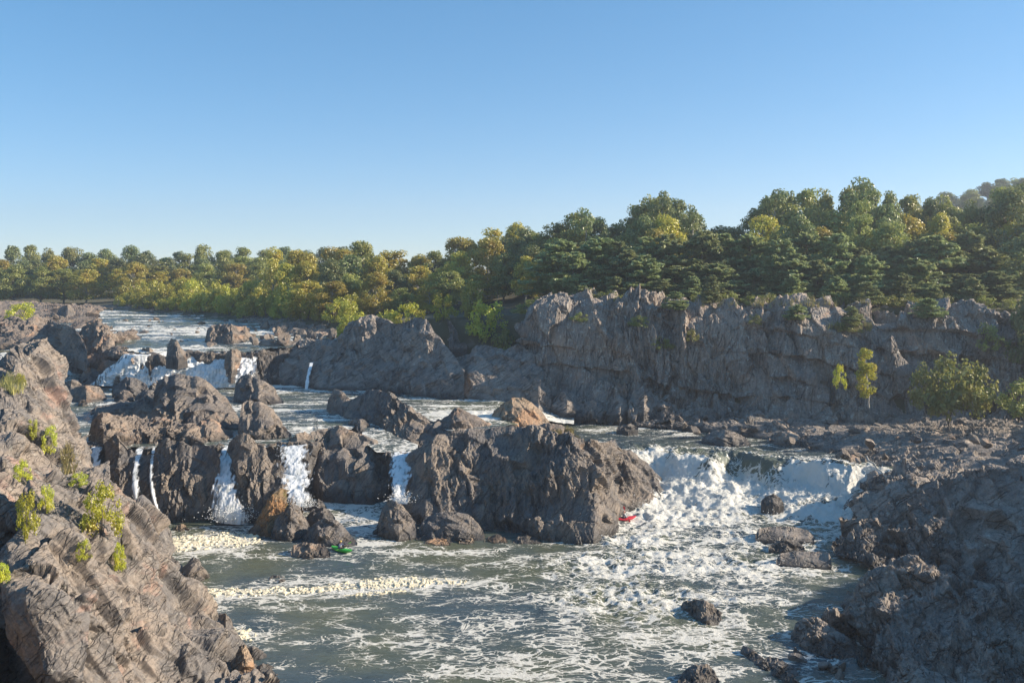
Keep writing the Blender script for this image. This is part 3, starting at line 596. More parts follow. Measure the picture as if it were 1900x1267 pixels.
cliff([ZR(r) for r in [
       [(180, 574, 14.8), (300, 582, 14.6), (420, 592, 14.0), (480, 618, 12.8), (520, 634, 12.6), (700, 634, 12.6)],
       [(190, 571, 15.6), (300, 577, 15.4), (420, 586, 15.0), (490, 606, 14.2), (560, 618, 14.0), (700, 620, 14)],
       [(200, 568, 15.9), (300, 573, 15.8), (420, 580, 15.6), (510, 594, 15.2), (600, 606, 14.9), (720, 604, 15.6)],
       [(210, 565, 16.2), (300, 569, 16.2), (420, 574, 16.2), (520, 582, 16.2), (620, 592, 16.4), (740, 590, 17.5)]]],
      160, 420, 1.8, 50, "low shore of dark broken rock below the yellow green bushes", M_BANK, 78, "rock shelf", .9, 8, .6)

# wet rock under the lips the water runs over
def ledge(front, zf, drop, label, seed, size=1.6):
    fr = [(x, y, zf(x, y)) for x, y in front]
    rows = [[(x, y, float(Yat(y, z)) - .2 - .9 * (k == 0)) for x, y, z in fr] for k in range(2)]
    A = crm(PZ(*np.array(fr).T), 40, 0)
    P = np.stack([A + np.array([0, dy, dz]) for dy, dz in [(-1.1, -drop), (-.5, -drop * .55), (.1, -.75), (.5, -.32), (1.6, -.45), (4.0, -1.6)]])
    P = crm(crm(P, 60, 0), 420, 1); P[..., 2] += (fbm(P * np.array([.5, .5, .1]), 3, seed + 5) - .38) * 1.5 * sstep(-2, 0, P[..., 2] - P[..., 2].max(0))
    P = rocky(P, size, 70, seed, .8)
    return tag(grid_obj("rock_ledge", P, M_ROCK, False, {"wet": np.clip(.55 + 0 * P[..., 2], 0, 1)}), label, "rock ledge")
ledge([(x, y) for x, y in mid_front if x <= 600], lambda x, y: 6.7, 6.6, "dark wet ledge the middle tier spills over between the lower falls", 161)
ledge([(694, 838), (715, 844), (745, 846), (778, 846)], lambda x, y: 5.5, 5.4, "dark wet ledge under the narrow chute left of the largest outcrop", 163)
ledge([(190, 640), (232, 652), (250, 656), (330, 656), (478, 652), (560, 641), (640, 633)], lambda x, y: 12.6 + (652 - y) / 86 * 3.0, 6.0, "dark wet ledge under the lip of the main cascade", 162, 2.0)

# ------------------------------------------------------------------ left cliff in the foreground
rows_left = [
 [(-160, 1500, 33), (0, 1500, 34), (60, 1490, 37), (200, 1480, 41), (360, 1460, 44), (500, 1420, 46), (560, 1440, 50)],
 [(-160, 1300, 37), (18, 1300, 49.5), (64, 1300, 43.5), (200, 1300, 47), (350, 1300, 51), (487, 1300, 55), (520, 1310, 60)],
 [(-160, 1200, 40), (20, 1200, 54), (70, 1200, 46.5), (200, 1200, 50), (330, 1200, 56), (445, 1215, 61.5), (470, 1230, 66)],
 [(-160, 1110, 43), (20, 1110, 57.5), (66, 1110, 48.5), (180, 1110, 53), (280, 1110, 61), (360, 1116, 71), (382, 1130, 76)],
 [(-160, 1020, 49), (15, 1020, 55.5), (74, 1020, 52.5), (180, 1020, 58), (285, 1020, 71), (318, 1032, 82.5), (332, 1042, 86)],
 [(-160, 950, 56), (0, 950, 56), (85, 950, 59), (180, 945, 67), (258, 948, 78), (296, 966, 92), (308, 975, 96)],
 [(-160, 885, 63), (0, 885, 62.5), (75, 885, 66), (118, 890, 74), (155, 904, 83), (196, 945, 95), (206, 960, 99)],
 [(-160, 810, 72), (0, 808, 72), (52, 808, 75), (94, 813, 81), (128, 832, 90), (148, 856, 98), (158, 866, 103)],
 [(-160, 738, 84), (0, 738, 85), (42, 734, 87), (74, 742, 91), (106, 770, 96), (134, 806, 103), (142, 816, 106)],
 [(-160, 690, 98), (0, 692, 97), (34, 674, 98), (66, 664, 100), (94, 684, 103), (106, 732, 107), (116, 748, 109)],
 [(-160, 686, 108), (0, 688, 108), (34, 670, 108), (66, 660, 109), (92, 678, 110), (102, 732, 112), (112, 748, 114)],
 [(-160, 710, 118), (0, 745, 118), (34, 750, 118), (66, 750, 117), (92, 750, 117), (102, 755, 117), (112, 760, 118)]]
cliff(rows_left, 1200, 640, 5.0, 52, "sunlit grey brown cliff in the left foreground with shrubs in its cracks", M_LEFT, 81, zw=0, band=.6, fine=1.3, amp=1.3, saw=-.7)
for i, (x0, x1, yt, yb, lab) in enumerate([(352, 402, 1098, 1132, "tan flat topped rock at the foot of the left cliff"), (372, 410, 1130, 1160, "brown squat rock at the left cliff's foot beside white foam"), (398, 440, 1135, 1185, "dark wet rock between left cliff and white foam patch"),
       (430, 478, 1195, 1262, "orange stained rock at the lower left water edge"), (500, 536, 1067, 1077, "tiny dark rock alone in the lower pool"), (404, 450, 961, 974, "flat brown rock under the misty lower waterfall"), (322, 350, 972, 984, "small tan rock at the edge of the cream foam raft"), (440, 462, 1215, 1235, "small black rock in the water off the orange stained rock")]):
    m = (x0 + x1) / 2
    rock([(x0, yb - (yb - yt) * .35), (x0 + .25 * (x1 - x0), yt + 3), (m, yt), (m + .25 * (x1 - x0), yt + .3 * (yb - yt)), (x1, yb - 2)], [(x0, yb), (m, yb + 2), (x1, yb)], 0, 1.3, lab, "rock", M_TAN if i in (0, 3, 6) else M_ROCK, .7, 45, .06, 90 + i, band=.25)

# ------------------------------------------------------------------ right bank
cliff([ZR(r) for r in [
       [(1180, 800, 2.8), (1300, 812, 2.8), (1420, 828, 3.0), (1520, 850, 3.0), (1600, 905, 1.2), (1650, 960, .8), (1800, 985, 1.5), (2050, 1000, 2)],
       [(1180, 790, 4.1), (1310, 800, 4.1), (1440, 812, 4.2), (1540, 832, 4.3), (1620, 880, 3.4), (1680, 925, 3.2), (1820, 940, 3.6), (2050, 940, 4)],
       [(1180, 782, 4.5), (1320, 786, 4.7), (1460, 794, 4.8), (1580, 802, 5.0), (1680, 840, 4.7), (1760, 880, 4.6), (1850, 890, 5), (2050, 880, 6)],
       [(1180, 774, 4.8), (1320, 774, 5.1), (1460, 774, 5.3), (1600, 780, 5.2), (1720, 805, 5.4), (1800, 830, 5.6), (1900, 840, 6), (2050, 830, 7)],
       [(1180, 760, 5.8), (1320, 758, 6.0), (1460, 754, 6.0), (1600, 757, 5.8), (1720, 765, 6.2), (1800, 775, 6.6), (1900, 780, 7.2), (2050, 770, 8)]]],
      330, 640, 2.2, 28, "broad shaded shelf of grey rock along the right bank below the far cliff", M_BANK, 101, "rock shelf", .6, 3.8, .6)
cliff([[(1545, 1010, 84), (1580, 1040, 81.5), (1650, 1075, 77), (1750, 1100, 73), (1900, 1120, 70), (2100, 1130, 69)],
       [(1552, 998, 87), (1590, 1010, 84.5), (1660, 1030, 81), (1760, 1050, 78), (1900, 1060, 75), (2100, 1060, 74)],
       [(1578, 962, 91), (1610, 960, 89), (1680, 960, 87), (1780, 965, 84), (1900, 970, 81), (2100, 970, 79)],
       [(1605, 925, 94), (1640, 905, 92.5), (1700, 900, 91), (1790, 890, 89), (1900, 885, 86), (2100, 880, 84)],
       [(1620, 912, 98), (1660, 893, 97), (1720, 888, 96), (1800, 880, 94), (1900, 862, 92), (2100, 850, 90)],
       [(1640, 930, 103), (1680, 920, 103), (1740, 910, 103), (1820, 900, 103), (1920, 890, 102), (2100, 880, 101)]],
      320, 440, 3.4, 42, "dark rounded headland of fluted rock on the right bank by the three flat rocks", M_BANK, 102, "headland", 1.05, .3, .7, 1.3, beds=.3)
cliff([[(1470, 1210, 62.5), (1560, 1245, 60), (1640, 1330, 53), (1720, 1420, 48), (1850, 1480, 45), (2100, 1500, 44)],
       [(1545, 1150, 67.5), (1585, 1185, 64), (1650, 1240, 59), (1740, 1300, 54), (1860, 1330, 51), (2100, 1340, 49)],
       [(1575, 1125, 69.5), (1600, 1130, 66.5), (1680, 1150, 63), (1770, 1180, 59.5), (1880, 1200, 56.5), (2100, 1200, 54)],
       [(1588, 1095, 71), (1620, 1082, 69), (1700, 1085, 67), (1790, 1100, 64), (1890, 1110, 61), (2100, 1100, 59)],
       [(1600, 1085, 73), (1650, 1060, 72.5), (1690, 1046, 71), (1760, 1075, 68.5), (1830, 1094, 66), (2100, 1070, 63)],
       [(1625, 1110, 77), (1680, 1090, 77), (1720, 1080, 76), (1790, 1100, 74), (1870, 1110, 72), (2100, 1095, 70)]],
      380, 480, 3.4, 38, "big dark sloping rock with a sunlit crest in the lower right corner", M_BANK, 103, "headland", 1.0, .1, .7, 1.3, beds=.3)
rock([(1468, 1180), (1476, 1156), (1492, 1146), (1515, 1145), (1540, 1160), (1570, 1182), (1602, 1214)], [(1468, 1188), (1500, 1208), (1560, 1226), (1602, 1222)], 0, 2.6, "low tapering slab of dark rock off the lower right headland", "rock", M_BANK, .9, 32, .065, 104)
rock([(1374, 1206), (1378, 1196), (1390, 1200), (1410, 1215), (1440, 1236), (1470, 1252), (1498, 1282)], [(1374, 1212), (1400, 1232), (1440, 1256), (1498, 1292)], 0, 1.2, "thin jagged fin of dark rock slanting out of the lower pool", "rock", M_BANK, .6, 38, .06, 105)
rock([(1418, 1222), (1428, 1214), (1450, 1222), (1475, 1240), (1482, 1252)], [(1418, 1230), (1450, 1246), (1482, 1256)], 0, 1.2, "shorter jagged fin just behind the thin slanting one", "rock", M_BANK, .6, 38, .06, 106)
rock([(1258, 1128), (1270, 1116), (1288, 1112), (1306, 1113), (1322, 1124), (1340, 1136), (1352, 1144)], [(1258, 1132), (1290, 1150), (1310, 1161), (1335, 1158), (1352, 1146)], 0, 2.0, "jagged dark rock alone in the water near the right bank", "rock", M_ROCK, .6, 45, .06, 107, amp=1.2)
rock([(1258, 1262), (1270, 1242), (1290, 1233), (1312, 1233), (1326, 1244), (1334, 1262)], [(1258, 1275), (1295, 1282), (1334, 1274)], 0, 1.8, "rough rounded rock at the bottom edge of the pool", "rock", M_ROCK, .6, 45, .06, 108)
rock([(1402, 992), (1408, 980), (1440, 976), (1470, 978), (1500, 984), (1511, 997)], [(1402, 1001), (1460, 1005), (1511, 1005)], .35, 2.4, "long flat dark rock, farthest of the three below the rapids", "rock", M_BANK, 2.2, 10, .09, 109, amp=.22, fine=.5, band=.3)
rock([(1426, 1013), (1440, 1003), (1460, 999), (1480, 1004), (1493, 1015)], [(1426, 1021), (1460, 1024), (1493, 1021)], .25, 1.6, "small dark mound, middle of the three rocks below the rapids", "rock", M_ROCK, .8, 20, .08, 110)
rock([(1440, 1038), (1448, 1026), (1475, 1022), (1510, 1023), (1538, 1025), (1543, 1038)], [(1440, 1047), (1490, 1051), (1543, 1052)], .2, 2.0, "square ended flat rock, nearest of the three below the rapids", "rock", M_BANK, 2.2, 8, .08, 111, amp=.22, fine=.5, band=.3)
rock([(1562, 946), (1572, 926), (1588, 912), (1606, 909), (1618, 922), (1630, 948)], [(1562, 951), (1595, 956), (1630, 953)], .7, 3, "dark pyramid boulder beside the right end of the rapids", "boulder", M_BANK, 1.5, 55, .1, 112, amp=.7)
rock([(1412, 930), (1420, 920), (1434, 917), (1448, 924), (1454, 934)], [(1412, 936), (1435, 940), (1454, 938)], 1.1, 1.8, "wet rock half buried in the white rapids", "rock", M_ROCK, .8, 40, .1, 113, band=2)
rock([(1538, 872), (1546, 850), (1560, 838), (1590, 846), (1606, 850), (1612, 876)], [(1538, 880), (1580, 892), (1612, 890)], 2.3, 3.2, "brown boulder with a sunlit right face at the lip of the rapids", "boulder", M_BROWN, 1.6, 45, .1, 114, amp=.7)
rock([(1596, 894), (1602, 880), (1620, 872), (1638, 876), (1644, 898)], [(1596, 902), (1625, 907), (1644, 903)], 2.4, 2.5, "square grey boulder below the brown sunlit one", "boulder", M_BANK, 1.6, 30, .1, 115, amp=.6)
rock([(1652, 880), (1662, 856), (1690, 846), (1712, 852), (1705, 872), (1680, 890)], [(1652, 890), (1690, 895), (1712, 885)], 4.2, 2.5, "pale flat faced slab resting on the right bank shelf", "boulder", M_CLIFF, 1.8, 20, .1, 116, amp=.5)
rock([(1302, 815), (1315, 803), (1340, 796), (1362, 800), (1385, 812), (1392, 822)], [(1302, 820), (1345, 827), (1392, 826)], 4.0, 2.6, "low flat rocks in the fast water above the rapids", "rock", M_BANK, 1.0, 20, .11, 117)
rock([(1144, 794), (1156, 787), (1170, 785), (1184, 793)], [(1144, 798), (1165, 800), (1184, 798)], 4.4, 1.8, "small dark rock in the current behind the largest outcrop", "rock", M_ROCK, .8, 30, .11, 118, band=1.2)
rock([(1404, 796), (1420, 786), (1440, 780), (1456, 788), (1470, 800)], [(1404, 802), (1440, 806), (1470, 804)], 4.3, 2.2, "pale foam rimmed rock at the far water edge", "rock", M_CLIFF, 1.0, 20, .11, 119)
rock([(1428, 812), (1445, 802), (1462, 798), (1480, 806), (1490, 818)], [(1428, 820), (1460, 824), (1490, 821)], 4.1, 2.2, "pale lumpy rock at the corner of the right bank shelf", "rock", M_CLIFF, 1.0, 20, .11, 120)
TAL = [(1000, 768, 700, "grey"), (1052, 770, 722, "dark"), (1105, 772, 738, "low brown"), (1150, 774, 728, "blocky"), (1195, 775, 715, "tall grey"), (1232, 776, 742, "squat"), (985, 745, 712, "leaning")]
NB = ["directly behind the tan slabby outcrop", "above the white wave at the cliff foot", "right of the white wave at the cliff foot", "under the reddish cliff face", "below the square cliff buttress", "right of the tall grey talus block", "under the cliff's left corner"]
for i, (x, yb, yt, ad) in enumerate(TAL):
    hw = 26 + 7 * (i % 3)
    rock([(x - hw, yb - 6), (x - hw * .6, yt + 10), (x - hw * .1, yt), (x + hw * .4, yt + 9), (x + hw * .8, yt + 22), (x + hw, yb - 5)], [(x - hw, yb), (x, yb + 4), (x + hw, yb)], 4.8, 3.5, f"{ad} talus boulder {NB[i]}", "boulder", M_BANK, 2.2, 30 + 8 * i, .15, 130 + i, amp=.8)

# ------------------------------------------------------------------ loose rubble: a few chunk shapes, copied
def chunk(seed):
    rng = np.random.RandomState(seed)
    bm = bmesh.new(); bmesh.ops.create_icosphere(bm, subdivisions=4, radius=1.0)
    P = np.array([v.co for v in bm.verts])
    for _ in range(12):
        n = rng.randn(3); n /= np.linalg.norm(n); d = rng.uniform(.45, .85)
        ex = P @ n - d; P = P - np.clip(ex, 0, None)[:, None] * n
    P = P * np.array([1.0, .8, .75]) * rng.uniform(.85, 1.15, 3)
    P = P + (fbm(P * 2.5 + seed, 4, seed)[:, None] - .5) * .22 * P
    for v, c in zip(bm.verts, P): v.co = c
    me = bpy.data.meshes.new("rock"); bm.to_mesh(me); bm.free()
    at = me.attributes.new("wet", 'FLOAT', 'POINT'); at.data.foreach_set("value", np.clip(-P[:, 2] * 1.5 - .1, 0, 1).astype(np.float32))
    me.materials.append([M_ROCK, M_BROWN, M_BANK][seed % 3]); return me
CHUNKS = [chunk(s) for s in range(8)]
def rubble(poly, n, zf, s0, s1, label, group, seed, flat=.8, upright=0):
    rng = random.Random(seed)
    xs = [p[0] for p in poly]; top = [(p[0], p[1]) for p in poly]; 
    for i in range(n):
        px = rng.uniform(xs[0], xs[-1]); a = np.interp(px, xs, [p[1] for p in poly]); b = np.interp(px, xs, [p[2] for p in poly])
        t = rng.random(); py = HY + 1 / ((1 / (a - HY)) * t + (1 / (b - HY)) * (1 - t))
        z = zf(px, py); p = PZ(px, py, z); s = s0 + (s1 - s0) * rng.random() ** 2.2
        o = bpy.data.objects.new("rock", CHUNKS[rng.randrange(8)]); COL.objects.link(o)
        o.location = p + np.array([0, 0, s * .1]); o.rotation_euler = (rng.uniform(-.4, .4), rng.uniform(-.4, .9), rng.uniform(0, 6.3))
        o.scale = (s * rng.uniform(.7, 1.3), s * rng.uniform(.6, 1.1), s * rng.uniform(.5, 1.0) * flat + upright * s * rng.random())
        tag(o, label, "rock", group)
zup = lambda px, py: 12.6 + (652 - py) / 86 * 3.0
rubble([(-40, 566, 600), (120, 568, 606), (190, 572, 600)], 36, lambda a, b: zup(a, b) + .3, .5, 2.4, "loose grey rock on the stony flat at the upper left river bank", "rocks on the upper left river bank", 1)
rubble([(190, 569, 578), (300, 572, 584), (420, 582, 596), (520, 590, 606)], 34, lambda a, b: zup(a, b) + .1, .5, 1.6, "dark wet rock at the foot of the yellow green bushes by the upper river", "rocks below the bushes by the upper river", 2)
rubble([(200, 590, 640), (300, 592, 640), (400, 598, 645)], 20, zup, .35, 1.3, "small dark rock breaking the surface of the upper river", "rocks in the upper river", 3)
rubble([(460, 604, 640), (560, 606, 634), (650, 602, 628)], 62, lambda a, b: 14.3 - (b - 604) / 36 * .6, .5, 1.7, "tilted sunlit stone on the rubble shelf above the shaded bank", "stones on the rubble shelf right of the cascade", 4, 1.0, .9)
rubble([(20, 600, 655), (100, 608, 680), (165, 672, 690)], 22, lambda a, b: 11.5 + (650 - b) / 86 * 5, .6, 1.9, "angular brown rock in the jumble on the upper left bank", "rocks in the upper left jumble", 5)
rubble([(1250, 782, 800), (1450, 786, 815), (1600, 800, 870), (1800, 800, 890), (1900, 800, 880)], 26, lambda a, b: 4.9 + max(0, a - 1500) * .006, .35, 1.3, "shaded grey rock lying on the right bank shelf", "loose rocks on the right bank shelf", 6)
rubble([(980, 742, 768), (1250, 760, 780), (1450, 765, 785)], 24, lambda a, b: 5.0, .5, 1.6, "shaded rock in the talus along the foot of the far cliff", "talus rocks at the far cliff foot", 7)
rubble([(1480, 1200, 1262), (1560, 1232, 1262), (1640, 1260, 1300)], 16, lambda a, b: .05, .2, .7, "small dark rock in the shallows of the lower right corner", "rocks in the lower right shallows", 8)
rubble([(340, 1090, 1120), (430, 1150, 1230), (480, 1240, 1290)], 12, lambda a, b: .05, .25, .8, "small wet rock along the foot of the left cliff", "rocks along the left cliff foot", 9)
rubble([(172, 800, 812), (300, 812, 826), (430, 796, 815), (540, 805, 815)], 14, lambda a, b: 6.8, .3, .9, "small brown rock along the waterline of the middle islet", "rocks round the middle islet", 10)

# ------------------------------------------------------------------ waterfalls
def fall(top, bot, label, seed, back=1.2, amp=.22, bulge=.35):
    """top / bottom: (px, py, depth)"""
    top = np.array(top, float); bot = np.array(bot, float); n = 90
    t = np.linspace(0, 1, n)
    it = lambda A: np.stack([np.interp(t, np.linspace(0, 1, len(A)), A[:, k]) for k in range(3)], -1)
    A, B = it(top), it(bot); PA, PB = P3(*A.T), P3(*B.T)
    v = np.linspace(0, 1, 120)[:, None, None]
    P = PB + (PA - PB) * v
    P[..., 1] = PB[None, :, 1] + (PA[None, :, 1] - PB[None, :, 1]) * (v[..., 0] ** 1.8)
    lip = PA[None] + np.linspace(.08, 1, 8)[:, None, None] * np.array([0, back, .05])
    P = np.concatenate([P, lip])
    N = grid_normals(P)
    d = (fbm(P * np.array([1.6, 1.6, .25]), 4, seed) - .5) * 1.2 * amp + (fbm(P * np.array([1.1, 1.1, .8]), 3, seed + 3) - .5) * amp * .9
    vv = np.concatenate([np.linspace(0, 1, 120), np.ones(8)])[:, None]
    P = P + N * (d * (1.3 - .6 * vv))[..., None]
    P[..., 1] -= bulge * np.sin(t * math.pi)[None] * (1 - vv) 
    e = np.minimum(t, 1 - t)[None] * 2
    hv = P[..., 2:3][..., 0]; wob = (fbm(np.stack([hv * .9, t[None] * 0 + 0 * hv, 0 * hv], -1), 3, seed + 9) - .5) * .7
    edge = np.clip(e * 1.35 + wob - .12, 0, 1) * np.ones_like(vv)
    return tag(grid_obj("waterfall", P, M_FALL, True, {"edge": edge}), label, "waterfall")
fall([(408, 832, 100.4), (434, 832, 100.4)], [(392, 968, 94), (468, 972, 93.5)], "misty white waterfall plunging left of the dark pillar", 201, amp=.30)
fall([(166, 832, 100.6), (190, 832, 100.6)], [(166, 918, 97), (194, 918, 97)], "white waterfall half hidden at the right edge of the left cliff", 202)
fall([(253, 833, 100.4), (266, 833, 100.4)], [(252, 935, 94.6), (268, 935, 94.6)], "thin ribbon waterfall down the middle of the dark cracked wall", 203, amp=.1)
fall([(281, 833, 100.2), (289, 833, 100.2)], [(290, 945, 94.3), (300, 945, 94.3)], "faint trickle waterfall right of the thin ribbon", 204, amp=.08)
fall([(508, 830, 101), (582, 826, 101.5)], [(522, 880, 97.6), (584, 880, 97.6)], "short upper step of the forked lower waterfall", 205, amp=.2)
fall([(514, 880, 97.4), (582, 878, 97.4)], [(538, 940, 93), (586, 938, 93)], "lower chute of the forked waterfall beside the mossy rock", 206, amp=.28)
fall([(724, 843, 102.4), (768, 843, 102.4)], [(724, 932, 95.5), (764, 934, 95.5)], "blue white waterfall squeezed between slabby boulder and largest outcrop", 207, amp=.3)
fall([(490, 962, 91.6), (500, 962, 91.6)], [(486, 996, 90), (504, 996, 90)], "tiny spout under the rusty mossy rock", 208, amp=.08, back=.5)
fall([(574, 674, 153.5), (581, 674, 153.5)], [(564, 722, 150), (574, 722, 150)], "thin blue white waterfall on the shaded bank right of the main cascade", 209, amp=.1)
fall([(900, 764, 127), (935, 768, 126)], [(905, 785, 124), (960, 792, 122)], "short bright chute between the brown and the tan outcrops", 210, amp=.2)
# the wide main cascade as a body of billowing white water
def cascade():
    zup = lambda py: 12.6 + (652 - py) / 86 * 3.0
    tp = [(232, 657), (250, 660), (280, 658), (300, 656.5), (318, 655), (335, 655.5), (352, 656), (372, 655), (395, 654), (418, 653.5), (440, 652.5), (479, 651.5)]
    top = np.array([(x, y, Y_(y, zup(y) - .1)) for x, y in tp], float)
    bot = np.array([(170, 714, 152), (220, 716, 152), (260, 719, 151.5), (300, 721, 151), (340, 721, 151), (380, 721, 151), (420, 719, 151), (478, 718, 151)], float)
    t = np.linspace(0, 1, 260); it = lambda A: np.stack([np.interp(t, np.linspace(0, 1, len(A)), A[:, k]) for k in range(3)], -1)
    PA, PB = P3(*it(top).T), P3(*it(bot).T); v = np.linspace(0, 1, 120)[:, None, None]
    P = PB + (PA - PB) * v; P[..., 1] = PB[None, :, 1] + (PA[None, :, 1] - PB[None, :, 1]) * v[..., 0] ** 1.5
    P = np.concatenate([P, PA[None] + np.linspace(.1, 1, 8)[:, None, None] * np.array([0, 2.6, .02])])
    N = grid_normals(P); vv = np.concatenate([np.linspace(0, 1, 120), np.ones(8)])[:, None]
    d = (billow(P / np.array([2.2, 2.2, 2.6]), 221) - .4) * 1.0 + (billow(P / .9, 222) - .4) * .42
    P = P + N * (d * np.clip(1.15 - vv, .12, 1))[..., None]
    e = np.clip(np.minimum(t, 1 - t)[None] * 14, .35, 1) * np.ones_like(vv)
    return tag(grid_obj("waterfall", P, M_FALL, True, {"edge": e * 1.3}), "wide white main cascade dropping from the upper river", "waterfall")
cascade()
def fall_spray():
    rng = np.random.RandomState(8); L = []
    for px, py, Y0, w_, n, h in [(432, 962, 93.4, 2.2, 700, 1.2), (562, 936, 92.6, 1.3, 350, .7), (744, 928, 95.2, 1.2, 350, .8), (260, 932, 94.3, .7, 120, .5), (180, 916, 96.6, .8, 120, .5), (285, 712, 150.5, 6, 500, 1.3), (390, 714, 150.5, 7, 900, 1.8), (460, 712, 150.5, 2, 300, 1.5)]:
        c = P3(px, py, Y0); q = c + rng.randn(n, 3) * np.array([w_ * .6, .5, .15]); q[:, 2] += np.abs(rng.randn(n)) * h * .6; q[:, 1] -= .4; L.append(q)
    return np.concatenate(L)
spray(fall_spray(), "spray", "white spray at the feet of the waterfalls")

# ------------------------------------------------------------------ trees, shrubs, grass
def surf(label, px, py):
    """nearest point of the named rock seen from the overlook near the given picture position"""
    o = next(o for o in COL.objects if o.get("label", "").startswith(label))
    n = len(o.data.vertices); V = np.empty(n * 3, np.float32); o.data.vertices.foreach_get("co", V); V = V.reshape(-1, 3) + np.array(o.location)
    qx = CX + V[:, 0] / V[:, 1] * F; qy = HY + (CH - V[:, 2]) / V[:, 1] * F
    d = np.hypot(qx - px, qy - py); near = np.where(d < max(5, d.min() * 1.3))[0]
    return V[near[np.argmin(V[near, 1])]]
LEFT, FARC = "sunlit grey brown cliff", "long shaded grey cliff"
def leaf_quads(C, Nrm, size, rng, elong=1.3):
    n = len(C)
    a = rng.randn(n, 3); u = np.cross(Nrm, a); u /= np.linalg.norm(u, axis=1, keepdims=True) + 1e-9
    v = np.cross(Nrm, u); s = size * rng.uniform(.6, 1.35, n)[:, None]
    u = u * s * elong * .5; v = v * s * .5; b = Nrm * s * .12
    V = np.stack([C - u, C + v * .8 + b, C + u, C - v * .8 + b], 1).reshape(-1, 3)
    return V, np.arange(4 * n).reshape(n, 4)
def tube_np(pts, rad, k=6):
    pts = np.array(pts, float); V, Q = [], []
    for i, p in enumerate(pts):
        d = pts[min(i + 1, len(pts) - 1)] - pts[max(i - 1, 0)]; d /= np.linalg.norm(d) + 1e-9
        a = np.cross(d, [.3, .9, .1]); a /= np.linalg.norm(a); b = np.cross(d, a)
        t = np.arange(k) * 2 * math.pi / k
        V.append(p + rad[i] * (np.cos(t)[:, None] * a + np.sin(t)[:, None] * b))
    for i in range(len(pts) - 1):
        for j in range(k): Q.append((i * k + j, i * k + (j + 1) % k, (i + 1) * k + (j + 1) % k, (i + 1) * k + j))
    return np.concatenate(V), np.array(Q)
def join(parts):
    V, Q, o = [], [], 0
    for v, q in parts: V.append(v); Q.append(q + o); o += len(v)
    return np.concatenate(V), np.concatenate(Q)
